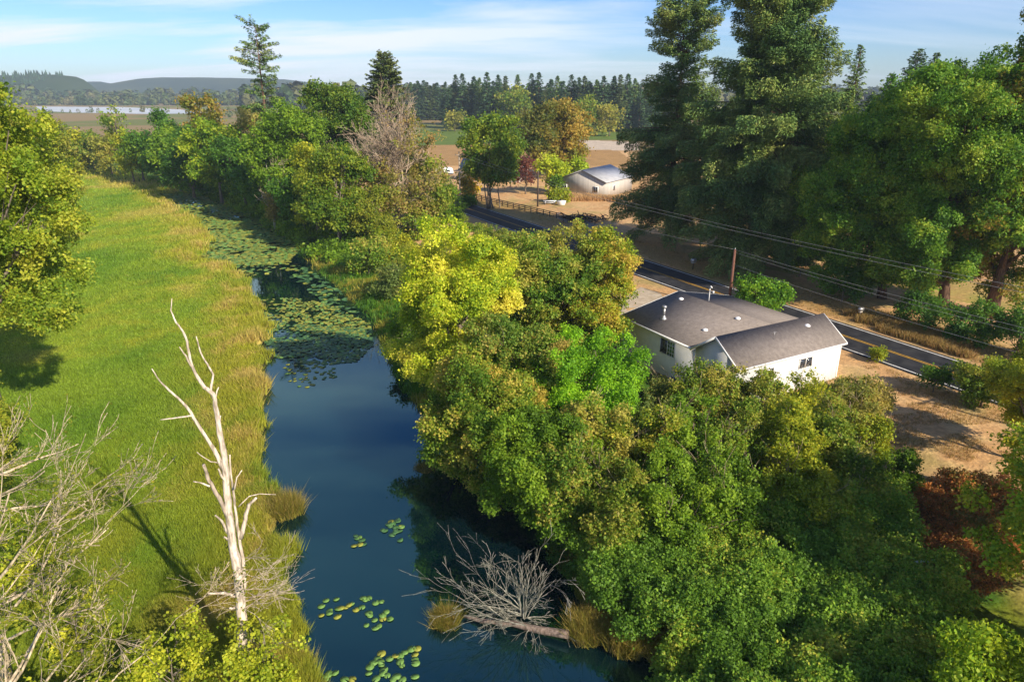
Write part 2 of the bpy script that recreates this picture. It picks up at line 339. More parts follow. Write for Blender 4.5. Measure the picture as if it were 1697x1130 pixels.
def ground_colour(x, y):
    P = np.stack([x, y, np.zeros_like(x)], -1).reshape(-1, 3)
    n = fbm(P, 0.03, 41, 4).reshape(x.shape); n2 = fbm(P, 0.35, 43, 3).reshape(x.shape); n3 = fbm(P, 0.008, 47, 3).reshape(x.shape)
    dry = mix(np.broadcast_to(C(.5, .3, .14), x.shape + (3,)), C(.58, .38, .19), sstep(0.35, 0.65, n2))
    dry = mix(dry, C(.2, .19, .05), sstep(0.52, 0.7, n * .6 + n2 * .4) * 0.6)
    marsh = marsh_colour(x, y)
    xr = XR(y); nn = x * RN[0] + y * RN[1]
    bank = mix(np.broadcast_to(C(.05, .13, .015), x.shape + (3,)), C(.17, .2, .02), sstep(0.4, 0.65, n2))
    land = mix(bank, dry, sstep(N_NEAR - 26, N_NEAR - 19, nn + (n2 - .5) * 6))
    col = np.where((x < (XL(y) + xr) / 2)[..., None], marsh, land)
    mud = (x > XL(y) - 0.3) & (x < xr + 0.4) & (y < 205)
    col = np.where(mud[..., None], C(.03, .032, .015), col)
    # far plain
    fieldc = mix(np.broadcast_to(C(.26, .19, .09), x.shape + (3,)), C(.15, .17, .045), sstep(0.45, 0.55, n3))
    col = mix(col, fieldc, sstep(270, 300, y) * sstep(-60, -110, x - xr * 0))
    col = mix(col, fieldc, sstep(320, 360, y))
    # green field and the tan strip before the conifer belt
    for pts, c0 in (([(600, 214), (1100, 220), (1120, 234), (985, 232), (865, 238), (600, 243)], C(.11, .165, .03)),
                    ([(600, 243), (865, 238), (1010, 240), (1060, 275), (600, 276)], C(.36, .22, .09)),
                    ([(958, 232), (1060, 236), (1060, 250), (955, 248)], C(.5, .42, .33))):
        col = np.where(pin(x, y, poly(pts))[..., None], c0 * (0.8 + 0.4 * n2[..., None]), col)
    # grass verge, yellow-green under the firs, lawn beyond the maples
    ver = sstep(N_FAR + .5, N_FAR + 3, nn) * sstep(N_FAR + 12, N_FAR + 6, nn)
    col = mix(col, C(.3, .2, .07), ver * .6)
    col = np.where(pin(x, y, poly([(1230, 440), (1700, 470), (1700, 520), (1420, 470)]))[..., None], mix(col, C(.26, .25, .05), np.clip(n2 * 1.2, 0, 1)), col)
    return col
def axis(lo, hi, breaks):
    """non-uniform axis: breaks = [(limit, step), ...] growing outward from 0"""
    a = [lo]
    while a[-1] < hi:
        d = abs(a[-1]); st = breaks[-1][1]
        for lim, s_ in breaks:
            if d < lim: st = s_; break
        a.append(a[-1] + st)
    return np.array(a)
xs = axis(-3900, 3900, [(60, 0.5), (130, 1.2), (300, 4), (1000, 20), (20000, 250)])
ys = axis(-180, 3600, [(110, 0.5), (230, 1.0), (600, 4), (1500, 20), (20000, 250)])
gx, gy = np.meshgrid(xs, ys)
gz = ground_z(gx, gy); gc = ground_colour(gx, gy)
nx, ny = len(xs), len(ys)
ii = (np.arange(ny - 1)[:, None] * nx + np.arange(nx - 1)[None]).ravel()
F = np.stack([ii, ii + 1, ii + nx + 1, ii + nx], -1)
o = mesh_np('ground', np.stack([gx, gy, gz], -1).reshape(-1, 3), F, 'ground', gc.reshape(-1, 3), smooth=True); o['kind'] = 'structure'
# water sheets
def sheet(name, pts, z, mat, thick=None):
    n = len(pts); V = [(p[0], p[1], z) for p in pts]
    o = mesh_np(name, V, np.arange(n)[None], mat); o['kind'] = 'structure'; return o
L = [(x - 4, y) for x, y, _ in le if y < 235]; R = [(x + 4, y) for x, y, _ in re_ if y < 235]
yy = np.linspace(-60, 208, 60)
V = np.vstack([np.stack([XL(yy) - 3, yy, np.full_like(yy, WZ)], -1), np.stack([XR(yy) + 3, yy, np.full_like(yy, WZ)], -1)])
n = len(yy); i = np.arange(n - 1)
o = mesh_np('water', V, np.stack([i, i + n, i + n + 1, i + 1], -1), 'water'); o['kind'] = 'structure'
sheet('lake', poly([(60, 184), (120, 187), (240, 189.5), (330, 188.5), (345, 186), (300, 182), (200, 178), (60, 177)]), .12, 'lake')

# ------------------------------------------------------------------ road
def strip(name, n0, n1, s0, s1, z, mat, step=8):
    s = np.arange(s0, s1 + .1, step)
    A = s[:, None] * RD + RN * n0; B = s[:, None] * RD + RN * n1
    V = np.vstack([np.c_[A, np.full(len(s), z)], np.c_[B, np.full(len(s), z)]]); k = len(s); i = np.arange(k - 1)
    o = mesh_np(name, V, np.stack([i, i + 1, i + k + 1, i + k], -1), mat); o['kind'] = 'structure'; return o
strip('road', N_NEAR - 0.5, N_FAR + 0.5, -330, 120, 0.045, 'asphalt')
strip('edge_line', N_NEAR - .07, N_NEAR + .09, -330, 120, 0.052, 'paint_white')
strip('edge_line', N_FAR - .09, N_FAR + .07, -330, 120, 0.052, 'paint_white')
NC = (N_NEAR + N_FAR) / 2
strip('centre_line', NC - .2, NC - .09, -330, 120, 0.052, 'paint_yellow')
strip('centre_line', NC + .09, NC + .2, -330, 120, 0.052, 'paint_yellow')
# side drive on the far side, gravel pad beside the house
def drive(name, pts, z, mat):
    P = [G(a, b, 0)[:2] for a, b in pts]; return sheet(name, P, z, mat)
drive('driveway', [(985, 405), (1030, 420), (1045, 402), (1010, 385), (985, 372), (960, 360), (925, 352), (920, 360), (960, 380)], 0.035, 'driveway')
drive('gravel_pad', [(1010, 505), (1062, 476), (1095, 487), (1105, 503), (1055, 530), (1015, 535)], 0.03, 'gravel')

# ------------------------------------------------------------------ vegetation builders
BARK_G, BARK_B, BARK_W = C(.2, .17, .14), C(.13, .085, .06), C(.5, .46, .4)
def pick(pal, v):
    """pal: list of colours, v: 0..1"""
    pal = np.array(pal); k = len(pal) - 1; t = np.clip(v, 0, .9999) * k; i = t.astype(int); f = (t - i)[:, None]
    return pal[i] * (1 - f) + pal[i + 1] * f
def quads(rng, P, Nn, size, aspect=0.75, along=None):
    n = len(P); r = rng.normal(size=(n, 3))
    T = nrm(np.cross(Nn, r)) if along is None else nrm(along)
    B = nrm(np.cross(Nn, T)); s = size[:, None]
    Nf = nrm(np.cross(T, B))
    V = np.stack([P - T * s * .5, P + B * s * .5 * aspect + T * s * .05 + Nf * s * .08, P + T * s * .5 - Nf * s * .06, P - B * s * .5 * aspect + T * s * .02 + Nf * s * .08], 1).reshape(-1, 3)
    return V, np.arange(n * 4).reshape(-1, 4)
def leafsize(d): return max(.15, d * .0029)
def lobe_set(rng, c, rad, nl, lr=(.3, .46), low=-1.0):
    L = []
    while len(L) < nl:
        d = nrm(rng.normal(size=3))
        if d[2] < low: continue
        hl = math.hypot(d[0], d[1]); d[:2] *= hl ** .62 / max(hl, 1e-6)
        k = rng.uniform(.42, .8)
        L.append((*(c + d * rad * k), min(rad) ** .5 * max(rad) ** .5 * rng.uniform(*lr)))
    return np.array(L)
def foliage(rng, L, leaf, lai=1.15, pal=None, seed=0, cscale=.5, squash=.8, inner=.12, jit=.2, up=.45, gap=.25, sub=11):
    """L: lobes (x,y,z,r). Leaf clusters over the lobes' shells"""
    LB = L; m0 = sub
    d0 = nrm(rng.normal(size=(len(L) * m0, 3))); li0 = np.repeat(np.arange(len(L)), m0)
    L = np.c_[LB[li0, :3] + d0 * np.array([1, 1, squash]) * (LB[li0, 3] * rng.uniform(.5, 1.08, len(li0)))[:, None], LB[li0, 3] * rng.uniform(.22, .46, len(li0))]
    c = L[:, :3]; r = L[:, 3]; area = 4 * np.pi * r ** 2
    per = 11; la = .4 * leaf ** 2
    nc = np.maximum(3, (area * lai / la / per)).astype(int)
    li = np.repeat(np.arange(len(L)), nc)
    d = nrm(rng.normal(size=(len(li), 3)))
    k = np.where(rng.random(len(li)) < inner, rng.uniform(.3, .8, len(li)), rng.uniform(.82, 1.12, len(li)))
    sc = np.array([1, 1, .75])
    P = c[li] + d * sc * (r[li] * k)[:, None]
    keep = (vn(P, 1.0 / (leaf * 4.5), seed + 5) * .6 + vn(P, 1.0 / (leaf * 9), seed + 6) * .4) > gap + .04
    keep &= ~((d[:, 2] < -.55) & (rng.random(len(li)) < .6))
    # drop those buried in other lobes
    for j in range(len(LB)):
        q = ((P - LB[j, :3]) / np.array([1, 1, squash])); ins = (q ** 2).sum(1) < (LB[j, 3] * .55) ** 2
        keep &= ~(ins & (rng.random(len(li)) < .8))
    P = P[keep]; d = d[keep]; n = len(P)
    cr_ = leaf * rng.uniform(1.5, 2.6, n)
    cn = nrm(d * .75 + np.array([0, 0, up]) + rng.normal(size=(n, 3)) * .45)
    # leaf positions in a flattened blob around the cluster
    off = rng.normal(size=(n, per, 3)) * .62
    off = off - cn[:, None] * (off * cn[:, None]).sum(-1, keepdims=True) * .55
    Q = (P[:, None] + off * cr_[:, None, None]).reshape(-1, 3)
    Nn = nrm(np.repeat(cn, per, 0) + rng.normal(size=(n * per, 3)) * .4)
    size = leaf * rng.uniform(.5, 1.55, n * per)
    v = fbm(P, cscale, seed, 2); v = (v - .5) * 2.0 + .5 + (fbm(P, cscale * .3, seed + 3, 2) - .5) * .8 + rng.normal(size=n) * .1
    v = np.repeat(v, per) + rng.normal(size=n * per) * jit
    col = pick(pal, v) * rng.uniform(.8, 1.2, (n * per, 1)) * np.array([1.62, 1.64, 1.15])
    V, F = quads(rng, Q, Nn, size)
    return V, F, np.repeat(col, 4, 0)
def limbs(rng, base, c, L, r0, H, nmax=14, col=BARK_G):
    mb = MB(); top = np.array([c[0], c[1], base[2] + H * .72])
    k = 7; t = np.linspace(0, 1, k)[:, None]
    P = base * (1 - t) + top * t + rng.normal(size=(k, 3)) * r0 * .5 * np.sin(t * 3.14); P[0] = base - np.array([0, 0, .3])
    R = r0 * (1 - t[:, 0] * .75); R[0] *= 1.45
    mb.tube(P, R, 8, col)
    idx = rng.permutation(len(L))[:nmax]
    for j in idx:
        e = L[j, :3]; s = rng.uniform(.25, .85); st = base * (1 - s) + top * s
        if st[2] > e[2]: st = base + (top - base) * max(.15, (e[2] - base[2]) / H * .6)
        md = (st + e) / 2 + rng.normal(size=3) * .3 + np.array([0, 0, -.2]); tt = np.linspace(0, 1, 6)[:, None]
        Q = (1 - tt) ** 2 * st + 2 * tt * (1 - tt) * md + tt ** 2 * e
        rr = r0 * .42 * (1 - tt[:, 0] * .85)
        mb.tube(Q, rr, 5, col, cap=False)
        for q in range(3):
            a = Q[3] ; b_ = e + nrm(rng.normal(size=3)) * L[j, 3] * .8
            mb.tube(np.linspace(a, b_, 4) + rng.normal(size=(4, 3)) * .08, np.linspace(r0 * .14, .012, 4), 4, col, cap=False)
    return mb
GRN = [C(.055, .11, .012), C(.095, .17, .015), C(.15, .22, .02)]
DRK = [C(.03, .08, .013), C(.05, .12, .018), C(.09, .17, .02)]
OLV = [C(.06, .11, .015), C(.11, .17, .02), C(.17, .2, .03), C(.22, .2, .05)]
YEL = [C(.12, .19, .015), C(.23, .29, .02), C(.36, .38, .03), C(.45, .41, .08)]
LIM = [C(.08, .19, .012), C(.15, .29, .015), C(.22, .36, .02)]
YGR = [C(.1, .15, .012), C(.18, .21, .018), C(.28, .27, .02)]
GLD = [C(.14, .16, .03), C(.2, .2, .04), C(.26, .22, .05)]
MIX = [C(.05, .11, .015), C(.09, .165, .02), C(.15, .2, .03), C(.19, .21, .04), C(.27, .24, .06)]
PUR = [C(.07, .03, .035), C(.12, .045, .05), C(.17, .07, .06)]
BRN = [C(.1, .06, .025), C(.22, .1, .04), C(.4, .16, .06), C(.16, .14, .04)]
SPR = [C(.10, .14, .05), C(.07, .11, .03), C(.15, .16, .05)]
SEED = [100]
def tree(name, label, cat, base, H, R, pal, nl=16, cb=.2, lai=1.15, group=None, trunk=.035, low=-1.0, cscale=.5, col=BARK_G, lobes=None, gap=.3, lr=(.3, .46), leaf=None, ry=None, jit=.22, extra=None, cx=0, squash=.8):
    SEED[0] += 7; rng = np.random.default_rng(SEED[0]); base = np.array(base, float)
    dist = math.hypot(base[1], H0 - base[2] - H / 2); leaf = leaf or leafsize(dist)
    z0 = base[2] + H * cb; c = np.array([base[0] + cx, base[1], (z0 + base[2] + H) / 2]); rad = np.array([R, ry or R, (base[2] + H - z0) / 2 * 1.0])
    mr = min(R, rad[2]) * .36; L = lobe_set(rng, c, rad * np.array([1.12, 1.12, 1.05]), int(nl * 1.15), lr, low) if lobes is None else np.array(lobes)
    rt = thing(name, label, cat, base, 0, group)
    mb = limbs(rng, base, c, L, max(.06, H * trunk * .5), H, col=col); mb.build('trunk', 'bark', rt, base, True, True)
    V, F, Cc = foliage(rng, L, leaf, lai, pal, SEED[0], cscale, squash, gap=gap, jit=jit)
    mesh_np('crown', V, F, 'leaf', Cc, rt, base)
    if extra: extra(rng, rt, base, L)
    return rt
def P3(bx, by, ty, hw, z=0):
    """base pixel, top row, half width in pixels -> base point, height, radius"""
    b_ = G(bx, by, z); t = topz(ty, b_[1]); R = hw / FP * (b_[1] * CP + (H0 - (z + t) / 2) * SP)
    return b_, t - z, R
FIR = [C(.06, .13, .035), C(.11, .2, .05), C(.2, .28, .06), C(.34, .36, .1)]
FIRD = [C(.035, .085, .035), C(.065, .13, .045), C(.12, .19, .06)]
def fir_mesh(rng, H, R, cb, spray, pal, lai=1.0, dens=1.0, prof=.85, rag=.35, hang=.35, cscale=.25, shape=None, levels=None):
    """needle sprays of one conifer about the origin -> V,F,col and branch tubes"""
    zs = []; z = H * cb
    dz = max(.38, spray * .55) if levels is None else levels
    while z < H * .985:
        zs.append(z); z += dz * (1 - .5 * (z / H)) * rng.uniform(.6, 1.4)
    Ps = []; Al = []; Nn = []; mb = MB()
    for z in zs:
        zr = (z - H * cb) / (H * (1 - cb))
        pr = ((1 - zr) ** prof) * min(1, .45 + zr * 3.2) if shape is None else shape(zr)
        nb = max(2, int(round(4.5 * dens)))
        for k in range(nb):
            if rng.random() < .12: continue
            az = rng.uniform(0, 2 * math.pi); Lb = max(.25, R * pr * rng.uniform(1 - rag * 1.3, 1 + rag * .55))
            el = math.radians(-6 + 34 * zr + rng.normal() * 6); o_ = np.array([math.cos(az), math.sin(az), 0]); s_ = np.array([-o_[1], o_[0], 0])
            a = math.tan(el); bq = .28 * (1 - zr)
            m_ = int(max(3, lai * Lb * Lb * .42 / (spray * spray * .34)))
            s = rng.uniform(.18, 1, m_) ** .75; w_ = rng.uniform(-1, 1, m_) * .34 * Lb * (1.05 - s * .8)
            zz_ = Lb * (a * s - bq * s * s) - rng.uniform(0, hang, m_) * (.3 + .12 * Lb) 
            Ps.append(o_ * (Lb * s)[:, None] + s_ * w_[:, None] + np.array([0, 0, 1]) * (z + zz_)[:, None])
            Al.append(o_ * .7 + s_ * (np.sign(w_) * .6)[:, None] + np.array([0, 0, -.25]) + rng.normal(size=(m_, 3)) * .3)
            Nn.append(np.array([0, 0, 1.]) + rng.normal(size=(m_, 3)) * .5)
            if Lb > 1.5 * spray:
                q = np.linspace(0, .85, 4); B = o_ * (Lb * q)[:, None] + np.array([0, 0, 1]) * (z + Lb * (a * q - bq * q * q))[:, None]
                mb.tube(B, np.linspace(.012 * Lb + .02, .012, 4), 3, BARK_B, cap=False)
    P = np.vstack(Ps); Al = np.vstack(Al); Nn = np.vstack(Nn); n = len(P)
    size = spray * rng.uniform(.6, 1.35, n)
    V, F = quads(rng, P, nrm(Nn), size, .34, Al)
    v = (fbm(P, cscale, 5, 2) - .5) * 1.5 + .45 + rng.normal(size=n) * .17
    col = pick(pal, v) * rng.uniform(.8, 1.2, (n, 1))
    mb.tube(np.array([[0, 0, -.3], [0, 0, H * .03], [0, 0, H * .5], [0, 0, H * .985]]), [H * .018 + .1, H * .013 + .06, H * .008, .03], 8, BARK_B)
    return V, F, np.repeat(col, 4, 0), mb
def fir(name, label, cat, base, H, R, group=None, cb=.08, spray=None, pal=FIR, **k):
    SEED[0] += 7; rng = np.random.default_rng(SEED[0]); base = np.array(base, float)
    spray = spray or max(.3, base[1] * .0042)
    V, F, Cc, mb = fir_mesh(rng, H, R, cb, spray, pal, **k)
    rt = thing(name, label, cat, base, 0, group)
    mesh_np('trunk', np.vstack(mb.V), [np.array(f) for f in mb.F.values()], 'bark', np.vstack(mb.C), rt, (0, 0, 0), True)
    mesh_np('crown', V, F, 'needle', Cc, rt, (0, 0, 0))
    return rt
def twigs(rng, mb, start, d, length, r, lev, spread=.55, up=.1, nb=4, col=BARK_W, seg=5, wob=.12, tips=None, rmin=.008):
    d = nrm(np.array(d, float)); P = [np.array(start, float)]; dd = d.copy()
    for i in range(seg):
        dd = nrm(dd + rng.normal(size=3) * wob + np.array([0, 0, up * .3])); P.append(P[-1] + dd * length / seg)
    R = np.linspace(r, max(rmin, r * (.3 if lev else .25)), seg + 1)
    mb.tube(np.array(P), R, 6 if r > .05 else (4 if r > .02 else 3), col, cap=(r > .04))
    if tips is not None and lev == 0: tips.append(P[-1]); tips.append(P[-2])
    if lev <= 0: return
    for k in range(nb):
        i = rng.integers(1, seg + 1); a = nrm(P[i] - P[i - 1]); s = nrm(np.cross(a, rng.normal(size=3)))
        sp = spread * rng.uniform(.6, 1.4)
        twigs(rng, mb, P[i - 1] + (P[i] - P[i - 1]) * rng.random(), a * math.cos(sp) + s * math.sin(sp), length * rng.uniform(.4, .7), R[i] * .62, lev - 1, spread, up, nb, col, max(3, seg - 1), wob, tips, rmin)

# ------------------------------------------------------------------ the white house
def house():
    th = -1.07; d = np.array([math.cos(th), math.sin(th), 0]); n = np.array([-d[1], d[0], 0]); K = np.array([0, 0, 1.])
    O = np.array([11.36, 68.82, 0.]); LM, WM, ZE, ZR, WW, ZW, WL, ZWE = 10.86, 7.94, 3.83, 5.41, 2.99, 5.81, 14.03, 3.72
    rt = thing('house', 'white lap-sided house with dark grey shingle roofs beside the road', 'house', (O + d * 6 + n * 6 + K * -.3), 0)
    loc = np.array(rt.location)
    ov = .38; ax = (d[0], d[1])
    def pt(a, b, z): return O + d * a + n * b + K * z
    bot = -3.4
    # main block wall: two storeys on the river side
    def gz(b): return ZE - .16 + (ZR - ZE) * (b / WM if b < WM else 2 - b / WM)
    w1 = MB(); w1.prism([pt(ov, ov, bot), pt(ov, 2 * WM - ov, bot), pt(ov, 2 * WM - ov, gz(ov)), pt(ov, WM, ZR - .16), pt(ov, ov, gz(ov))][::-1], d * (LM + WW * .9 - ov))
    # wing
    a0, a1 = LM + .28, LM + 2 * WW - .3
    def gw(a): return ZW - .14 - (ZW - ZWE) * abs(a - LM - WW) / WW
    w2 = MB(); w2.prism([pt(a0, ov - .004, bot), pt(a1, ov - .004, bot), pt(a1, ov - .004, gw(a1)), pt(LM + WW, ov - .004, ZW - .14), pt(a0, ov - .004, gw(a0))], n * (WL - 2 * ov))
    w1.build('wall', 'siding', rt, loc); w2.build('wall', 'siding', rt, loc)
    # roofs: slabs 0.14 thick
    def slab(P, t=.15): return [p for p in P], K * -t
    r1 = MB(); e = LM + .2
    r1.prism(*slab([pt(0, 0, ZE), pt(e, 0, ZE), pt(LM + WW - .45, WM, ZR), pt(0, WM, ZR)]))
    r1.prism(*slab([pt(0, WM, ZR + .003), pt(LM + WW - .45, WM, ZR + .003), pt(e, 2 * WM, ZE), pt(0, 2 * WM, ZE)]))
    R1 = r1.build('roof', 'shingle', rt, loc)
    r2 = MB(); c = LM + WW
    r2.prism(*slab([pt(c, -.06, ZW), pt(LM + .02, -.06, ZWE), pt(LM + .02, WL, ZWE), pt(c, WL, ZW)]))
    r2.prism(*slab([pt(c, WL, ZW + .003), pt(LM + 2 * WW, WL, ZWE), pt(LM + 2 * WW, -.06, ZWE), pt(c, -.06, ZW + .003)]))
    R2 = r2.build('roof', 'shingle', rt, loc)
    # white fascia and gutters
    g = MB()
    def bar(p, q, h=.2, t=.07):
        u = (q - p); l = np.linalg.norm(u); m_ = (p + q) / 2
        uu = u / l; s = nrm(np.cross(uu, K)); k2 = np.cross(s, uu)
        V = [m_ + uu * l / 2 * i + s * t / 2 * j + k2 * h / 2 * k for k in (-1, 1) for (i, j) in ((-1, -1), (1, -1), (1, 1), (-1, 1))]
        g.add(V, [(3, 2, 1, 0), (4, 5, 6, 7), (0, 1, 5, 4), (1, 2, 6, 5), (2, 3, 7, 6), (3, 0, 4, 7)])
    bar(pt(-.05, -.06, ZE - .1), pt(LM, -.06, ZE - .1), .16, .12)
    bar(pt(-.05, 0, ZE - .1), pt(-.05, WM, ZR - .1)); bar(pt(-.05, WM, ZR - .1), pt(-.05, 2 * WM, ZE - .1))
    bar(pt(LM + .02, -.11, ZWE - .1), pt(c, -.11, ZW - .1)); bar(pt(c, -.115, ZW - .1), pt(LM + 2 * WW, -.115, ZWE - .1))
    bar(pt(LM + 2 * WW + .05, -.1, ZWE - .08), pt(LM + 2 * WW + .05, WL, ZWE - .08), .15, .12)
    bar(pt(LM + 2 * WW, WL + .05, ZWE - .1), pt(c, WL + .05, ZW - .1)); bar(pt(c, WL + .055, ZW - .1), pt(LM + .02, WL + .055, ZWE - .1))
    g.build('gutter', 'white_trim', rt, loc)
    # windows
    def window(a, b, z, wd, ht, face, split=.5, grid=False, gm='glass'):
        if face == 'n': u, o_, p = d, -n, pt(a, b, z)
        else: u, o_, p = n, d, pt(a, b, z)
        f = MB(); t = .07
        def fb(cu, cz, su, sz, dep=.09, off=.03): 
            V = [p + u * (cu + su / 2 * i) + K * (cz + sz / 2 * k) + o_ * (off + dep / 2 * j) for k in (-1, 1) for (i, j) in ((-1, -1), (1, -1), (1, 1), (-1, 1))]
            f.add(V, [(3, 2, 1, 0), (4, 5, 6, 7), (0, 1, 5, 4), (1, 2, 6, 5), (2, 3, 7, 6), (3, 0, 4, 7)])
        fb(0, ht / 2, wd + 2 * t, t); fb(0, -ht / 2, wd + 2 * t, t); fb(-wd / 2, 0, t, ht - t); fb(wd / 2, 0, t, ht - t); fb(wd * (split - .5), 0, .05, ht - t, .08)
        if grid:
            x0 = wd * (split - .5); wdg = wd / 2 - x0
            for k in (1, 2): fb(x0 + wdg * k / 3, 0, .025, ht - t, .05, .028)
            for k in (1, 2, 3): fb(x0 + wdg / 2, -ht / 2 + ht * k / 4, wdg - .1, .025, .05, .03)
        w_ = f.build('window', 'white_trim', rt, loc)
        for (x0, x1, mt) in ((-wd / 2, wd * (split - .5), 'glass'), (wd * (split - .5), wd / 2, gm)):
            q = MB(); m_ = p + u * (x0 + x1) / 2
            V = [m_ + u * ((x1 - x0 - .06) / 2 * i) + K * ((ht - .06) / 2 * k) + o_ * (.012 + .008 * j) for k in (-1, 1) for (i, j) in ((-1, -1), (1, -1), (1, 1), (-1, 1))]
            q.add(V, [(3, 2, 1, 0), (4, 5, 6, 7), (0, 1, 5, 4), (1, 2, 6, 5), (2, 3, 7, 6), (3, 0, 4, 7)])
            q.build('pane', mt, w_, loc)
    window(7.35, ov, 2.55, 2.1, 1.55, 'n', .5, True, 'glass_green_reflection')
    window(8.6, ov, -.4, .8, .7, 'n')
    window(LM + 2.8, ov - .004, 1.35, .75, 1.0, 'n')
    window(a1, 4.3, 2.55, .8, .8, 'd'); window(a1, 8.9, 2.55, 1.7, 1.0, 'd')
    # corner boards
    for a, b in ((ov, ov), (a1, ov), (a1, WL - ov)):
        cb = MB(); cb.box(pt(a, b, (ZE + bot) / 2 - .2), .12, .12, ZE - bot - .35, ax); cb.build('corner_board', 'white_trim', rt, loc)
    # roof vents, flue, service mast
    def zmain(b): return ZE + (ZR - ZE) * b / WM
    def vent(p, slope_dir, par):
        v = MB(); k = 10; an = np.arange(k) * 2 * math.pi / k
        for (r0, r1, z0, z1) in ((.28, .24, -.02, .1), (.24, .1, .1, .17)):
            A = p + np.c_[np.cos(an) * r0, np.sin(an) * r0, np.full(k, z0)]; B = p + np.c_[np.cos(an) * r1, np.sin(an) * r1, np.full(k, z1)]
            v.add(np.vstack([A, B]), [(i, (i + 1) % k, k + (i + 1) % k, k + i) for i in range(k)] + [tuple(range(k, 2 * k))])
        v.build('roof_vent', 'white_plastic', par, loc)
    vent(pt(1.9, 6.7, zmain(6.7)), 0, R1); vent(pt(9.8, 6.9, zmain(6.9)), 0, R1); vent(pt(9.3, 3.2, zmain(3.2)), 0, R1)
    vent(pt(c + .8, 10.9, ZW - (ZW - ZWE) * .8 / WW), 0, R2)
    fl = MB(); p = pt(4.25, 2.35, zmain(2.35)); fl.tube([p + K * -.1, p + K * .05, p + K * .3, p + K * .36], [.34, .33, .17, .16], 12); fl.tube([p + K * .3, p + K * 1.15], [.135, .135], 10)
    F_ = fl.build('flue_pipe', 'metal_grey', R1, loc)
    cp = MB(); cp.tube([p + K * 1.15, p + K * 1.2, p + K * 1.38, p + K * 1.44], [.2, .24, .24, .08], 12); cp.build('cap', 'metal_grey', F_, loc)
    sm = MB(); p = pt(4.1, WM + .6, ZR); sm.tube([p + K * -.5, p + K * 1.35], [.05, .05], 8); sm.tube([p + K * 1.3, p + K * 1.45 + d * .12, p + K * 1.35 + d * .3], [.09, .1, .05], 8)
    sm.tube([p + K * 1.0, p + K * 1.0 + d * .45], [.03, .03], 6); sm.box(p + K * .95 + d * .5, .18, .14, .22, ax); sm.build('service_mast', 'white_trim', R1, loc)
    td = MB(); p = pt(c + 1.3, 5.9, ZW - (ZW - ZWE) * 1.3 / WW); td.tube([p, p + K * .75], [.025, .02], 5); td.tube([p + K * .7 - n * .3, p + K * .7 + n * .3], [.015, .015], 4); td.build('aerial', 'metal_grey', R2, loc)
house()

# ------------------------------------------------------------------ barn, far house, white shed
def gable(name, label, p0, ax, W, Lg, he, hp, wall, roof, wins=(), cat='building', over=.35, door=None):
    """p0 = left corner of the gable end, ax = direction of the gable end, length goes to the left normal of ax"""
    a = np.array([*ax, 0.]); a = nrm(a); b = np.array([-a[1], a[0], 0]); K = np.array([0, 0, 1.]); p0 = np.array(p0, float)
    rt = thing(name, label, cat, p0 + a * W / 2 + b * Lg / 2); loc = np.array(rt.location)
    m = MB(); m.prism([p0, p0 + a * W, p0 + a * W + K * he, p0 + a * W / 2 + K * hp, p0 + K * he], b * Lg); m.build('wall', wall, rt, loc)
    r = MB(); sl = (hp - he) / (W / 2)
    for sgn in (0, 1):
        e = p0 - a * over + K * (he - sl * over) if sgn == 0 else p0 + a * (W + over) + K * (he - sl * over)
        pk = p0 + a * W / 2 + K * hp
        P = [e - b * over, pk - b * over, pk + b * (Lg + over), e + b * (Lg + over)]
        P = [q + K * (.16 + .003 * sgn) for q in P]
        r.prism(P, K * -.14)
    r.build('roof', roof, rt, loc)
    for (side, u, z, wd, ht) in wins:
        if side == 'g': dr, o_, p = a, -b, p0 + a * u + K * z
        elif side == 'r': dr, o_, p = b, a, p0 + a * W + b * u + K * z
        else: dr, o_, p = b, -a, p0 + b * u + K * z
        f = MB(); f.box(p + o_ * .03, wd + .2, .1, ht + .2, (dr[0], dr[1])); f_ = f.build('window', 'white_trim', rt, loc)
        for q in (-1, 1):
            g = MB(); g.box(p + o_ * .07 + dr * q * wd / 4, wd / 2 - .08, .04, ht, (dr[0], dr[1])); g.build('pane', 'glass', f_, loc)
    return rt
gable('barn', 'pale grey metal barn with a shallow gable roof behind dry grass', G(925, 321, 0), (.84, -.543), 14.2, 17, 3.9, 6.6, 'barn_wall', 'barn_roof', (('g', 2.0, 1.9, 1.2, 1.3), ('g', 11.3, 1.9, 1.3, 1.3), ('r', 5, 2.0, 1.2, 1.2)), 'barn')
bp_ = G(862, 303, 0)
gable('farmhouse', 'white farmhouse with blue-grey roof half hidden behind the ash tree', bp_ , (.3, .95), 9, 20, 3.2, 6.2, 'siding', 'grey_roof', (('l', 2, 1.9, 1.2, 1.2), ('l', 6, 1.9, 1.2, 1.2), ('g', 4.5, 1.9, 1.4, 1.2), ('l', 14, 1.9, 1.2, 1.2)), 'house')
gable('shed', 'long low white shed glimpsed through the maples at the right edge', G(1560, 322, 0), (.97, -.24), 30, 8, 3.0, 4.6, 'barn_wall', 'barn_roof', (('g', 6, 1.7, 1.2, 1), ('g', 14, 1.7, 1.2, 1)), 'shed')
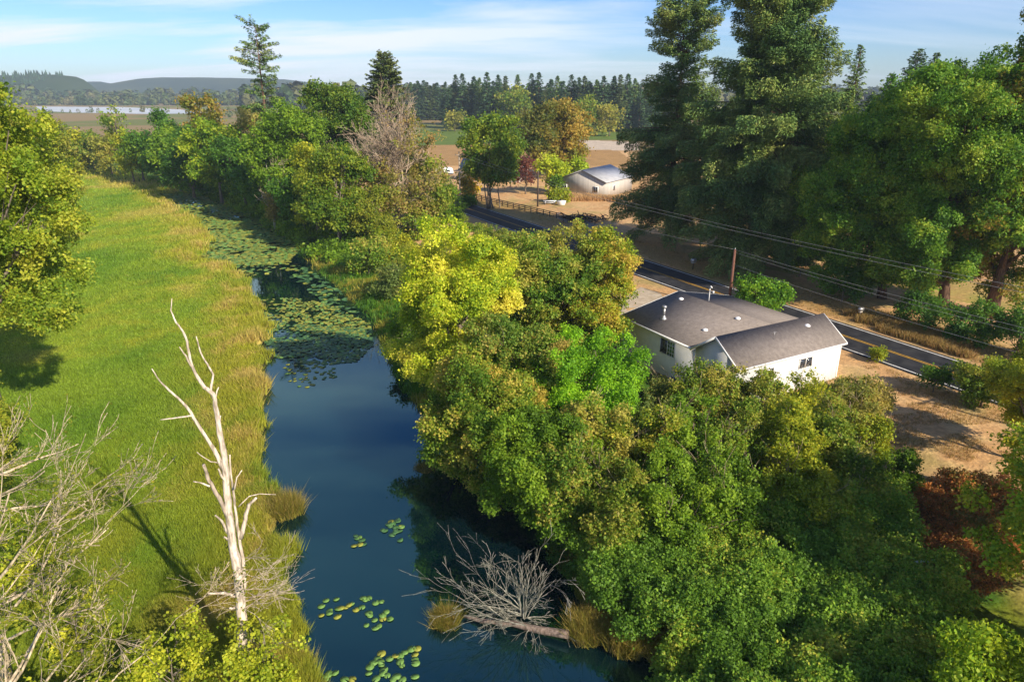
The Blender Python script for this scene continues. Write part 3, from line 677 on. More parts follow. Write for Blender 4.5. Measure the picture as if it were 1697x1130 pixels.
def rv():
    p = G(741, 292, 0); p[0] -= 1; rt = thing('camper_trailer', 'white camper trailer parked beside the farmhouse', 'trailer', p); a = np.array([.95, .3])
    a = a / np.linalg.norm(a); A = np.array([a[0], a[1], 0]); K = np.array([0, 0, 1.])
    B = np.array([-a[1], a[0], 0]); prof = [(-2.9, .55), (2.7, .55), (3.0, 1.3), (2.6, 2.5), (2.2, 2.75), (-2.7, 2.75), (-3.0, 2.3), (-3.05, 1.0)]
    m = MB(); m.prism([p + A * x + K * z - B * 1.15 for x, z in prof], B * 2.3); m.build('body', 'white_plastic', rt, p)
    for x in (-1.6, 1.2):
        g = MB(); g.box(p + A * x - B * 1.17 + K * 1.8, 1.1, .04, .6, a); g.build('window', 'glass', rt, p)
    for x in (-.5, .4):
        g = MB(); g.tube([p + A * x - B * 1.2 + K * .35, p + A * x - B * .95 + K * .35], [.35, .35], 12); g.build('wheel', 'pole_dark', rt, p)
    g = MB(); g.tube([p + A * 2.9 + K * .5, p + A * 4.2 + K * .5], [.06, .06], 5); g.build('hitch', 'metal_grey', rt, p)
rv()
def garden_bits():
    p = G(911, 338, 0); rt = thing('picnic_table', 'white picnic table on the dry lawn before the barn', 'table', p)
    m = MB(); m.box(p + [0, 0, .76], 3.2, 1.1, .1); m.build('tabletop', 'white_plastic', rt, p)
    for sx in (-1.1, 1.1):
        m = MB(); m.box(p + [sx, 0, .36], .12, 1.0, .7); m.build('leg', 'white_plastic', rt, p)
    for sy in (-1, 1):
        m = MB(); m.box(p + [0, sy * .95, .45], 3.0, .35, .08); m.build('bench', 'white_plastic', rt, p)
    p = G(930, 340, 0); rt = thing('garden_tub', 'round white tub on the dry lawn right of the picnic table', 'tub', p)
    m = MB(); m.tube([p + [0, 0, 0], p + [0, 0, .1], p + [0, 0, .9], p + [0, 0, .95]], [.8, .95, 1.15, 1.15], 14); m.build('shell', 'white_plastic', rt, p)
    m = MB(); m.tube([p + [0, 0, .95], p + [0, 0, 1.02]], [1.22, 1.22], 14, cap=True); m.build('rim', 'white_trim', rt, p)
    # brush pile
    p = G(968, 366, 0); rng = np.random.default_rng(5); m = MB()
    for i in range(90):
        q = p + rng.normal(size=3) * [2.4, 1.2, .1] + [0, 0, .3 + rng.random() * .8]; u = nrm(rng.normal(size=3) * [1, .8, .25]); l = rng.uniform(.6, 1.8)
        m.tube([q - u * l, q + u * l * .2 + rng.normal(size=3) * .1, q + u * l], [.1, .09, .05], 5, C(.07, .045, .035) * rng.uniform(.6, 1.5))
    o = m.build('brush_pile', 'bark', None, p, cols=True); tag(o, 'dark pile of cut logs and branches beside the side drive', 'brush pile')
garden_bits()

# ------------------------------------------------------------------ poles, wires, fence, posts
def pole(label, p, h, mat, r=.16, arm=False, cap=False, rx=0):
    p = np.array(p, float); rt = thing('utility_pole', label, 'utility pole', p)
    m = MB(); m.tube([p + [0, 0, -.3], p + [0, 0, h * .5], p + [0, 0, h]], [r * 1.1, r * .95, r * .75], 10); m.build('post', mat, rt, p)
    if arm:
        m = MB(); m.box(p + [0, 0, h - .7], 2.2, .12, .12, (RN[0], RN[1])); m.build('crossarm', mat, rt, p)
    for k, q in enumerate((-.9, 0, .9) if arm else (0,)):
        m = MB(); b_ = p + [RN[0] * q, RN[1] * q, h - (.62 if arm and q else 0)]; m.tube([b_, b_ + [0, 0, .08], b_ + [0, 0, .2]], [.05, .08, .04], 8); m.build('insulator', 'metal_grey', rt, p)
    return p + [0, 0, h]
pA = G(1207, 512, 0)
tA = pole('short red-brown wooden pole beside the road behind the house', pA, 7.7, 'pole_wood', .19)
pB = G(763, 346, 0); tB = pole('tall pale utility pole beside the road left of the ash tree', pB, topz(252, pB[1]), 'pole_pale', .17, True)
pC = G(891, 343, 0); tC = pole('dark utility pole on the dry lawn before the purple tree', pC, topz(285, pC[1]), 'pole_dark', .2)
tD = pole('roadside utility pole beyond the right edge of the yard', np.array([*(pA[:2] + RD * 46), 0]), 11.3, 'pole_wood', .17, True)
def wire(label, a, b, sag=.8, r=.026):
    t = np.linspace(0, 1, 25)[:, None]; P = a * (1 - t) + b * t - np.array([0, 0, 1]) * 4 * sag * t * (1 - t)
    m = MB(); m.tube(P, np.full(25, r * .62), 4); o = m.build('wire', 'wire', None, P[12])
    tag(o, label, 'wire', 'overhead wires along the road')
n3 = np.array([RN[0], RN[1], 0])
tB2 = tB + [0, 0, -.6]; tD2 = tD + [0, 0, -.45]
for q, lb in ((-.9, 'high thin overhead wire, nearest the road of the two high ones'), (.9, 'high thin overhead wire crossing the big firs, far one of the two high ones')):
    wire(lb, tB2 + n3 * q, tD2 + n3 * q * 1, 1.6, .028)
lo = np.array([0, 0, -3.5])
wire('low overhead wire running from the red-brown pole left past the big fir', tB + [0, 0, -5.2], tA, 1.2, .026)
wire('low overhead wire running from the red-brown pole right over the maples', tA, tD + lo, .5, .026)
wire('second low overhead wire just under the one leaving the red-brown pole to the right', tA + [0, 0, -.35], tD + lo + [0, 0, -.4], .55, .022)
wire('lowest overhead wire, crossing the verge behind the house roof', tA + [0, 0, -1.9], tD + lo + [0, 0, -2.2], .6, .024)
def fence():
    a = G(752, 322, 0); b = G(858, 347, 0); b = b + (b - a) * .8; L_ = np.linalg.norm(b - a); u = (b - a) / L_; rt = thing('board_fence', 'dark wooden board fence along the far side of the road by the ash tree', 'fence', a)
    n_ = int(L_ / 2.4)
    for i in range(n_ + 1):
        m = MB(); p = a + u * L_ * i / n_; m.box(p + [0, 0, .65], .16, .16, 1.35, (u[0], u[1])); m.build('post', 'fence_wood', rt, a)
    for z in (.4, .8, 1.18):
        m = MB(); m.box((a + b) / 2 + np.array([-u[1] * .1, u[0] * .1, z]), L_, .05, .16, (u[0], u[1])); m.build('rail', 'fence_wood', rt, a)
fence()
def mailbox(label, p, big=1.0):
    p = np.array(p, float); rt = thing('mailbox', label, 'mailbox', p); a = RD
    m = MB(); m.box(p + [0, 0, .5 * big], .12, .12, 1.05 * big, a); m.build('post', 'fence_wood', rt, p)
    m = MB(); K = np.array([0, 0, 1.]); A = np.array([a[0], a[1], 0]); B = np.array([RN[0], RN[1], 0]); c = p + K * 1.02 * big
    pr = [(-.2, 0), (.2, 0), (.2, .25), (.14, .36), (0, .41), (-.14, .36), (-.2, .25)]
    m.prism([c + A * x * big + K * z * big - B * .33 * big for x, z in pr], B * .66 * big); m.build('box', 'metal_grey', rt, p)
    m = MB(); m.box(c + [0, 0, -.12] + A * .0, .25 * big, .5 * big, .18 * big, a); m.build('paper_tube', 'barn_wall', rt, p)
mailbox('grey mailbox on a post on the verge beyond the road, left of the red-brown pole', G(1148, 447, 0), 1.25)
mailbox('grey mailbox on the verge under the maple, right of the house roof', G(1424, 528, 0), 1.0)
p = G(1047, 452, 0); rt = thing('marker_post', 'slim orange-red marker post at the near edge of the road', 'post', p)
m = MB(); m.box(p + [0, 0, .85], .16, .1, 1.7, (RD[0], RD[1])); m.build('post', 'marker_red', rt, p)
m = MB(); m.box(p + [0, 0, 1.78], .22, .14, .14, (RD[0], RD[1])); m.build('reflector', 'white_plastic', rt, p)
for (a, b, lb) in (((1476, 866), (1502, 875), 'short pale plank lying at the upper edge of the brown brambles'), ((1504, 932), (1552, 928), 'long thin pale plank lying below the brown brambles')):
    A, B = G(*a, 1.5), G(*b, 1.5); m = MB(); u = nrm(B - A); m.box((A + B) / 2, np.linalg.norm(B - A), .12, .06, (u[0], u[1])); o = m.build('plank', 'white_trim', None, (A + B) / 2); tag(o, lb, 'plank', 'pale planks by the brambles')

# ------------------------------------------------------------------ big firs and the conifer belt
def FP3(bx, by, ty, hw, z=0): return P3(bx, by, ty, hw, z)
b_, h_, r_ = P3(1106, 400, -22, 87)
fir('douglas_fir', 'huge dark fir with drooping boughs nearest the grey barn', 'fir tree', b_, h_, r_, None, cb=.1, spray=.42, pal=FIR, rag=.5, hang=1.1, lai=1.7,
    shape=lambda t: .75 if t < .05 else (1.0 - .2 * t if t < .42 else (.56 + .08 * math.sin(t * 25) if t < .9 else (1 - t) * 5)))
b_, h_, r_ = P3(1246, 444, -75, 126)
fir('douglas_fir', 'huge broad fir with a thick trunk behind the red-brown pole', 'fir tree', b_, h_, r_, None, cb=.1, spray=.42, pal=FIR, rag=.4, hang=1.3, lai=1.9,
    shape=lambda t: .8 if t < .05 else (1.0 - .08 * t if t < .52 else max(.1, .76 + .08 * math.sin(t * 31) - (t - .52) * .5)))
b_, h_, r_ = P3(1335, 430, 170, 46)
fir('douglas_fir', 'lighter yellow-green fir standing between the broad fir and the maples', 'fir tree', b_, h_ + 3, r_, None, cb=.08, spray=.46, pal=[C(.1, .16, .03), C(.18, .22, .05), C(.3, .3, .08)], rag=.4, hang=.7, lai=1.1, prof=.5)
b_, h_, r_ = P3(1378, 385, 72, 30)
fir('douglas_fir', 'tall thin fir rising behind the right side of the broad fir', 'fir tree', b_, h_, r_ * 1.4, None, spray=.55, pal=FIR, rag=.4, prof=.6, dens=1.3)
b_, h_, r_ = P3(458, 345, 40, 38, -1)
fir('douglas_fir', 'lone sparse fir with a gappy top on the river bank', 'fir tree', b_, h_, r_, None, cb=.15, spray=.62, pal=FIR, rag=.55, hang=.9, lai=1.4, dens=.9, shape=lambda t: .9 if t < .6 else max(.15, .95 - abs(t - .75) * 1.2), levels=1.0)
b_, h_, r_ = P3(650, 335, 84, 52)
fir('spruce', 'broad olive-green spruce behind the round maple on the bank', 'spruce tree', b_, h_, r_, None, cb=.1, spray=.65, pal=[C(.06, .1, .03), C(.12, .16, .04), C(.22, .24, .06)], rag=.35, lai=1.3, dens=1.5, shape=lambda t: 1.25 * (1 - t) ** .55)
for (bx, by, ty, hw, lb) in ((1478, 330, 84, 34, 'dark fir showing its pointed top above the yellow-topped maple'), (1508, 320, 90, 26, 'dark fir just right of the pointed fir above the maples'), (1440, 335, 125, 26, 'small dark fir left of the two pointed ones above the maples'),
                             (1412, 340, 160, 24, 'low fir top filling the gap right of the broad fir')):
    b_, h_, r_ = P3(bx, by, ty, hw); fir('fir', lb, 'fir tree', b_, h_ * 1.02, r_ * 1.5, 'firs behind the maples', spray=.8, pal=FIRD, rag=.35, dens=1.4, prof=.6)
rng = np.random.default_rng(77)
protos = []
for i in range(6):
    V, F, Cc, mb = fir_mesh(rng, 34, rng.uniform(5.2, 6.6), .03, 1.35, [FIRD, FIRD, FIRD, [C(.06, .1, .03), C(.1, .15, .04), C(.17, .2, .06)], FIRD, FIR][i], lai=1.6, dens=1.6, rag=.3, prof=.6)
    protos.append((V, F, Cc, mb))
FARM = []
def far_fir(x, y, H, k, label, group, wsc=1.0):
    if k >= len(FARM) or True:
        pass
    rt = thing('conifer', label, 'conifer', (x, y, 0), random.Random(int(x * 7 + y)).uniform(0, 6.28), group)
    if k not in dict(FARM):
        V, F, Cc, mb = protos[k]
        t = mesh_np('trunk', np.vstack(mb.V), [np.array(f) for f in mb.F.values()], 'bark', np.vstack(mb.C), rt, (0, 0, 0), True); c = mesh_np('crown', V, F, 'needle', Cc, rt, (0, 0, 0)); FARM.append((k, (t, c)))
    else:
        for q in dict(FARM)[k]:
            o = q.copy(); COL.objects.link(o); o.parent = rt
    s = H * 1.05 / 34; rt.scale = (s * wsc, s * wsc, s)
rnd = random.Random(4)
ORD = 'first second third fourth fifth sixth seventh eighth ninth tenth eleventh twelfth thirteenth fourteenth fifteenth sixteenth seventeenth eighteenth nineteenth twentieth twenty-first twenty-second twenty-third twenty-fourth twenty-fifth twenty-sixth twenty-seventh twenty-eighth twenty-ninth thirtieth thirty-first thirty-second thirty-third'.split()
TOPS = [(745, 150), (757, 128), (768, 126), (778, 140), (787, 130), (796, 133), (808, 124), (818, 138), (826, 128), (838, 130), (848, 150), (858, 128), (870, 150), (880, 126), (892, 124), (903, 146), (912, 135), (922, 130), (932, 138), (945, 128), (957, 132), (966, 130), (976, 140), (986, 136), (997, 130), (1005, 142), (1014, 130), (1024, 128), (1036, 126), (1048, 134), (1058, 150), (1068, 140), (1078, 146)]
for i, (x, ty) in enumerate(TOPS):
    by = 214.5 + (x - 745) * .012 + rnd.uniform(-1.5, 1.5); b_ = G(x, by, 0); far_fir(b_[0], b_[1], topz(ty, b_[1]), i % 6, ORD[i] + ' pointed conifer from the left in the front row beyond the green field', 'conifers beyond the green field', 1.15)
for i in range(42):     # second rank, filling the gaps of the belt
    x = 738 + i * 9.2 + rnd.uniform(-3, 3); b_ = G(x, 207 + rnd.uniform(-1, 1), 0); far_fir(b_[0], b_[1], topz(rnd.uniform(134, 150), b_[1]), rnd.randrange(6), 'dark conifer half hidden in the second rank of the far belt', 'second rank of far conifers', 1.3)
for i in range(15):
    x = 672 + i * 5.6 + rnd.uniform(-2, 2); b_ = G(x, 199.5, 0); ty = 136 + abs(x - 705) * .25 + rnd.uniform(-3, 6) + (14 if x > 728 else 0); far_fir(b_[0], b_[1], topz(ty, b_[1]), rnd.randrange(6), 'bluish far conifer at the left end of the conifer belt', 'farther conifers left of the belt', 1.5)
for i in range(14):     # belt seen behind the maples and firs on the right
    x = 1090 + i * 44 + rnd.uniform(-9, 9); b_ = G(x, 216, 0); far_fir(b_[0], b_[1], topz(rnd.uniform(150, 172), b_[1]), rnd.randrange(6), 'dark conifer of the far belt glimpsed behind the roadside firs and maples', 'far conifers behind the roadside trees', 1.4)

# ------------------------------------------------------------------ broadleaf trees, far to near
def T(name, label, cat, px, pal, z=-.8, **k):
    b_, h_, r_ = P3(*px, z=z)
    return tree(name, label, cat, b_, h_, r_, pal, **k)
# within the conifer belt
T('broadleaf_tree', 'round olive broadleaf tree breaking the dark conifer belt', 'tree', (852, 217, 150, 28), OLV, 0, nl=14)
T('broadleaf_tree', 'small pale tree at the foot of the conifer belt above the green field', 'tree', (754, 218, 186, 13), GLD, 0, nl=8)
T('broadleaf_tree', 'wide golden-brown tree at the right foot of the conifer belt', 'tree', (1010, 226, 176, 24), GLD, 0, nl=10)
T('broadleaf_tree', 'narrow olive tree beside the golden-brown one at the conifer belt', 'tree', (968, 226, 158, 15), OLV, 0, nl=10)
# middle ground
T('poplar_tree', 'tall dark olive poplar, left of the golden pair', 'tree', (892, 296, 160, 25), [C(.05, .08, .02), C(.12, .12, .03), C(.2, .17, .04)], 0, nl=18, cb=.05)
T('poplar_tree', 'tall golden poplar with a pointed top beyond the barn', 'tree', (936, 292, 152, 30), [C(.1, .11, .02), C(.2, .16, .035), C(.32, .22, .06)], 0, nl=24, cb=.04)
T('plum_tree', 'small purple-leaved tree between the farmhouse and the barn', 'tree', (871, 322, 252, 22), PUR, 0, nl=10, cb=.15)
T('willow_shrub', 'bright yellow-green shrub tree left of the barn', 'tree', (912, 320, 252, 21), [C(.14, .2, .015), C(.27, .32, .02), C(.36, .36, .04)], 0, nl=10, cb=.08)
T('willow_shrub', 'smaller lime-green shrub touching the barn roof', 'shrub', (950, 300, 263, 22), [C(.14, .22, .015), C(.25, .32, .02)], 0, nl=9, cb=.05)
T('shrub', 'dark green climbing shrub at the left corner of the barn', 'shrub', (921, 324, 292, 9), GRN, 0, nl=6, cb=.05)
T('shrub', 'low yellow-green bush before the barn wall', 'shrub', (925, 334, 317, 20), YGR, 0, nl=8, cb=.05)
T('shrub', 'yellow-orange tree left of the ash tree by the pale pole', 'tree', (782, 330, 272, 17), [C(.15, .17, .015), C(.34, .27, .02), C(.45, .28, .03)], 0, nl=9, cb=.05)
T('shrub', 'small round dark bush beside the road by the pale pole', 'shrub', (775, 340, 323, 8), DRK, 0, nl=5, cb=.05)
def multi(rng, rt, base, L):
    mb = MB()
    for q in range(4):
        o_ = rng.normal(size=3) * [1.3, 1, 0]; e = L[rng.integers(len(L)), :3]
        mb.tube(np.linspace(base + o_, e, 6) + rng.normal(size=(6, 3)) * .12, np.linspace(.2, .05, 6), 6, C(.3, .25, .2))
    mb.build('stem', 'bark', rt, base, True, True)
T('ash_tree', 'tall slender-stemmed green ash tree before the white farmhouse', 'tree', (812, 346, 178, 36), [C(.045, .1, .012), C(.09, .15, .018), C(.17, .2, .02)], 0, nl=26, cb=.2, trunk=.022, extra=multi, gap=.36, ry=5)
# right of the road: maples
MAP = [C(.04, .1, .014), C(.07, .155, .018), C(.115, .2, .024), C(.2, .25, .035)]
T('maple_tree', 'large dense green maple right of the broad fir, leaning over the road', 'maple tree', (1462, 494, 140, 102), MAP, 0, cx=-3.0, nl=70, cb=.0, col=BARK_B, lr=(.22, .36))
T('maple_tree', 'maple with yellow autumn leaves at its top behind the dense maple', 'maple tree', (1490, 440, 128, 56), [C(.07, .13, .012), C(.2, .2, .015), C(.4, .31, .02), C(.5, .36, .03)], 0, nl=22, cb=.45, lr=(.24, .38))
T('maple_tree', 'tall dark green maple with a black trunk, second from the right edge', 'maple tree', (1562, 520, 30, 100), MAP, 0, cx=-2.5, nl=62, cb=.0, col=BARK_B, lr=(.2, .34), gap=.36)
T('maple_tree', 'tall maple with reddish top leaves cut off by the right edge', 'maple tree', (1640, 525, -35, 100), [C(.03, .08, .01), C(.07, .13, .014), C(.16, .17, .02), C(.22, .14, .04)], 0, nl=56, cb=.02, col=BARK_B, lr=(.22, .36), gap=.36)
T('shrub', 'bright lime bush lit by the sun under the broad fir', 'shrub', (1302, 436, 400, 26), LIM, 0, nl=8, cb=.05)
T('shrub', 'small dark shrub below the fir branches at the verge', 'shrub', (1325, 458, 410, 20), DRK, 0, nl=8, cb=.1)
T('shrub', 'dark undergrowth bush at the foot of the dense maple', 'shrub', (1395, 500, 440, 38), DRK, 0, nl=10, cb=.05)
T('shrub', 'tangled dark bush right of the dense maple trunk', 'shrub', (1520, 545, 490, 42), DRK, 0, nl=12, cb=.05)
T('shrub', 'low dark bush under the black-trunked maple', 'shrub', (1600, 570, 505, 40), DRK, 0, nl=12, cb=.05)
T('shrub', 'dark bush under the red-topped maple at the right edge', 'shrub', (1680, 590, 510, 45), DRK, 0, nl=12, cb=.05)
T('walnut_tree', 'small bright green feathery tree between the house roof and the road', 'tree', (1255, 530, 458, 46), [C(.04, .11, .012), C(.08, .18, .014), C(.17, .26, .02)], 0, nl=20, cb=.12, lr=(.24, .36), gap=.3)
T('shrub', 'small yellow-green sapling on the near verge right of the house', 'shrub', (1455, 600, 578, 10), YGR, 0, nl=5, cb=.05)
T('shrub', 'dark green bush at the near verge where the road leaves the frame', 'shrub', (1546, 650, 610, 24), DRK, 0, nl=9, cb=.05)
T('shrub', 'mid-green bush covering the far corner of the yard', 'shrub', (1625, 672, 592, 42), OLV, 0, nl=14, cb=.05)

# river bank line, from far left to right
BL = [('broadleaf_tree', 'olive-yellow thin tree at the far end of the bank line', (158, 281, 205, 26), OLV, 10),
      ('broadleaf_tree', 'golden-brown low tree near the far end of the bank line', (186, 288, 220, 22), GLD, 9),
      ('broadleaf_tree', 'sparse light tree rising above the far bank trees', (208, 288, 160, 16), OLV, 9),
      ('broadleaf_tree', 'mid-green tree with a rounded head, fourth along the far bank', (238, 298, 192, 28), GRN, 12),
      ('broadleaf_tree', 'yellow-green narrow tree before the far rounded one', (222, 300, 215, 18), YGR, 9),
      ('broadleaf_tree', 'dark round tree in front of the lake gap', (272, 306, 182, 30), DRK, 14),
      ('broadleaf_tree', 'bright green tree beside the dark round one before the lake', (300, 315, 205, 32), GRN, 14),
      ('broadleaf_tree', 'reddish-topped olive tree, tallest before the lake', (340, 316, 148, 36), [C(.08, .11, .015), C(.17, .15, .03), C(.28, .17, .06)], 16),
      ('broadleaf_tree', 'dark green tree over the narrow upper channel', (322, 326, 200, 34), DRK, 16),
      ('broadleaf_tree', 'wide bright yellow-green tree above the lily-covered channel', (368, 334, 192, 42), [C(.05, .12, .012), C(.12, .19, .015), C(.22, .26, .02)], 20),
      ('broadleaf_tree', 'deep green tree right of the bright one above the channel', (408, 342, 215, 34), DRK, 16),
      ('broadleaf_tree', 'pale olive tree left of the lone sparse fir', (432, 326, 168, 28), [C(.14, .15, .04), C(.22, .2, .06), C(.26, .23, .09)], 12),
      ('maple_tree', 'lush green maple at the foot of the lone sparse fir', (485, 366, 166, 52), GRN, 26),
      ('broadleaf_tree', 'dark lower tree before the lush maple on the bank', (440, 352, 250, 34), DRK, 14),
      ('maple_tree', 'round-headed dark maple between the fir and the spruce', (563, 350, 119, 54), [C(.03, .075, .01), C(.055, .11, .014), C(.11, .15, .018)], 30),
      ('broadleaf_tree', 'narrow yellow-green tree before the round-headed maple', (528, 392, 212, 26), YGR, 14),
      ('broadleaf_tree', 'leafy green tree leaning over the grassy bank', (565, 408, 235, 48), [C(.05, .11, .012), C(.1, .15, .016), C(.17, .19, .02)], 24),
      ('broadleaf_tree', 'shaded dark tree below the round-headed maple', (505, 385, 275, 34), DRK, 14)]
for (nm, lb, px, pal, nl) in BL:
    T(nm, lb, 'maple tree' if nm[0] == 'm' else 'tree', px, pal, -.9, nl=nl, cb=.04, group='trees along the river bank', lr=(.27, .42))
for i in range(16):     # farther trees left of the river
    x = 148 - i * 17 + rnd.uniform(-4, 4); b_, h_, r_ = P3(x, 282 + i * 1.2 + rnd.uniform(-2, 2), 215 + rnd.uniform(-22, 14), 22, -1.6)
    if x < 60 and i % 2: continue
    tree('broadleaf_tree', 'olive tree in the row behind the big left tree at the far marsh end', 'tree', b_, h_, r_, [OLV, YGR, GLD][i % 3], nl=10, cb=.04, group='trees closing the far marsh')
def deadtop(rng, rt, base, L):
    mb = MB(); Hh = L[:, 2].max() - base[2]; tips = []
    for q in range(60):
        st = base + np.array([rng.normal() * 1.2, rng.normal() * .8, Hh * rng.uniform(.3, .85)]); d = nrm(np.array([rng.normal() - .35, rng.normal() * .8 - .3, rng.uniform(.1, 1.3)]))
        twigs(rng, mb, st, d, rng.uniform(4, 7.5), .12, 3, .5, .25, 4, C(.52, .42, .32) * rng.uniform(.75, 1.2), 5, .14, tips, .03)
    mb.build('dead_branches', 'bark', rt, base, True, True)
b_, h_, r_ = P3(660, 392, 172, 76, -.9)
tree('half_dead_tree', 'half-dead grey-brown tree with bare twigs and pale trunk on the bank', 'tree', b_, h_, r_ * .95, [C(.1, .12, .02), C(.17, .16, .035), C(.2, .18, .06), C(.24, .16, .08)], nl=26, cb=.08, lai=.42, col=C(.4, .36, .3), extra=deadtop, gap=.44, lr=(.2, .3))
T('shrub', 'olive bush at the right foot of the half-dead tree', 'shrub', (712, 382, 262, 38), OLV, -.9, nl=16, cb=.04)
T('shrub', 'green bush below the pale utility pole', 'shrub', (742, 372, 300, 30), GRN, -.6, nl=12, cb=.04)
T('shrub', 'reddish-green bush between the half-dead tree and the yellow maple', 'shrub', (690, 400, 345, 26), MIX, -.9, nl=9, cb=.04)
T('shrub', 'leafy bush left of the half-dead tree trunk', 'shrub', (622, 410, 300, 34), [C(.07, .11, .014), C(.14, .17, .02), C(.2, .2, .03)], -.9, nl=14, cb=.04)
T('shrub', 'vine-hung bush on the slope above the grassy bank', 'shrub', (612, 456, 392, 30), MIX, -1.2, nl=12, cb=.04)
T('shrub', 'grey-green bramble bush on the slope, left of the yellow maple', 'shrub', (650, 492, 425, 32), SPR, -1.2, nl=12, cb=.04)
T('shrub', 'yellow-green bush on the slope behind the bramble bush', 'shrub', (650, 430, 375, 28), YGR, -1.0, nl=10, cb=.04)
T('shrub', 'low green bush at the water under the yellow maple', 'shrub', (668, 585, 520, 24), GRN, -1.5, nl=8, cb=.04)

# between river and house
T('maple_tree', 'bright yellow autumn maple beside the river', 'maple tree', (765, 690, 352, 98), YEL, -1.3, nl=50, cb=.04, lr=(.2, .32), cscale=.35, ry=6)
T('maple_tree', 'olive and orange-flecked maple left of the road, behind the yellow one', 'maple tree', (900, 600, 352, 96), MIX, -1.0, nl=46, cb=.04, lr=(.22, .34), ry=6)
T('maple_tree', 'yellowish-green maple whose top overlaps the dark road', 'maple tree', (985, 600, 372, 66), [C(.07, .13, .014), C(.15, .2, .02), C(.26, .26, .03), C(.34, .26, .06)], -.8, nl=26, cb=.15, lr=(.24, .36))
T('maple_tree', 'grey-green maple in front of the yellow maple, above the water', 'maple tree', (862, 750, 476, 86), [C(.06, .12, .02), C(.11, .17, .03), C(.17, .2, .04), C(.26, .2, .06)], -1.5, nl=40, cb=.03, lr=(.24, .36))
T('broadleaf_tree', 'vivid bright green rounded tree touching the left wall of the house', 'tree', (960, 770, 548, 98), LIM, -1.3, nl=44, cb=.06, lr=(.22, .34), ry=5)
T('maple_tree', 'olive maple bending low over the dark water', 'maple tree', (812, 800, 580, 104), [C(.06, .12, .014), C(.12, .18, .02), C(.2, .22, .03), C(.33, .26, .07)], -1.6, nl=44, cb=.04, lr=(.22, .34))
T('broadleaf_tree', 'dark green tree between the low maple and the bright green tree', 'tree', (905, 870, 690, 80), GRN, -1.5, nl=32, cb=.04)
# hedge of shrubs before the house
HG = [(1072, 735, 625, 40, SPR, 'grey-green willow shrub under the lower window of the house'), (1130, 740, 600, 42, OLV, 'olive shrub with upright shoots before the gable corner'), (1190, 745, 592, 40, MIX, 'tall shrub reaching the small gable window'),
      (1248, 760, 612, 42, OLV, 'olive shrub under the shingled wing, left of the small window'), (1310, 760, 618, 44, YGR, 'yellowish shrub before the sunlit long wall'), (1368, 755, 612, 42, [C(.1, .13, .03), C(.19, .19, .05), C(.27, .24, .09)], 'pale seeding shrub before the far end of the sunlit wall'),
      (1420, 740, 600, 36, [C(.12, .13, .03), C(.22, .2, .05), C(.3, .25, .09)], 'pale brownish shrub at the edge of the dry yard'), (985, 850, 672, 56, MIX, 'shrub with yellow and cream leaves below the bright green tree'), (1060, 850, 668, 58, [C(.08, .13, .015), C(.18, .21, .02), C(.32, .28, .05)], 'yellow-leaved shrub in the middle of the hedge'),
      (1135, 845, 655, 54, GRN, 'leafy green shrub behind the yellow-leaved one'), (1205, 850, 672, 56, OLV, 'broad olive shrub below the shingled wing'), (1285, 850, 668, 58, YGR, 'broad yellow-green shrub left of the dry yard'),
      (1362, 835, 672, 54, OLV, 'olive shrub bordering the dry yard'), (1415, 830, 695, 34, YGR, 'bushy yellow-green shrub at the yard corner'), (1478, 845, 762, 30, GRN, 'dark green bush jutting into the dry yard'),
      (935, 900, 745, 44, MIX, 'mixed yellow shrub hanging over the dark pool'), (1010, 920, 770, 56, OLV, 'olive shrub above the shaded brambles, near the pool'), (1100, 920, 770, 60, GRN, 'green shrub above the shaded brambles, middle one'), (1200, 910, 772, 60, GRN, 'green shrub above the shaded brambles, right of the middle'),
      (1310, 900, 765, 60, YGR, 'sunlit yellow-green shrub above the shaded brambles'), (1410, 880, 765, 46, OLV, 'olive shrub between the brambles and the dry yard')]
def sprigs(rng, rt, base, L):
    mb = MB()
    for q in range(16):
        j = rng.integers(len(L)); st = L[j, :3] * [1, 1, 1] - [0, 0, L[j, 3] * .4]
        twigs(rng, mb, st, np.array([rng.normal() * .45, rng.normal() * .45, 1]), L[j, 3] * 2.1, .022, 1, .45, .2, 3, C(.36, .29, .2), 4, .12, None, .012)
    mb.build('twigs', 'bark', rt, base, True, True)
for (bx, by, ty, hw, pal, lb) in HG:
    T('shrub', lb, 'shrub', (bx, by, ty - (0 if by < 800 else 14), hw * 1.15), pal, -1.2, nl=26, cb=.03, group='shrubs between the house and the river', lr=(.2, .34), extra=sprigs, gap=.3, jit=.3, squash=1.15)

# ------------------------------------------------------------------ shaded brambles, brown brambles: one mass each
def thicket(name, label, cat, pts, n, hgt, pal, rr=(.7, 1.5), zb=-1.3, leaf=None, seed=1, lai=1.2, gap=.25, cscale=.35, jit=.25):
    rng = np.random.default_rng(seed); P = np.array(poly(pts, zb)); lo_, hi_ = P.min(0), P.max(0); L = []
    while len(L) < n:
        q = lo_ + rng.random(2) * (hi_ - lo_)
        if not pin(np.array([q[0]]), np.array([q[1]]), [tuple(p) for p in P])[0]: continue
        g = float(ground_z(q[0], q[1])); h = hgt * (.55 + .75 * float(fbm([[q[0], q[1], 0]], .22, seed, 2)[0])); r = rng.uniform(*rr)
        L.append((q[0], q[1], g + h - r * rng.uniform(.6, 1.2), r))
    L = np.array(L); V, F, Cc = foliage(rng, L, leaf or .14, lai, pal, seed, cscale, .75, gap=gap, jit=jit)
    c = np.array([*L[:, :2].mean(0), zb]); o = mesh_np(name, V, F, 'leaf', Cc, None, c); tag(o, label, cat, kind='stuff')
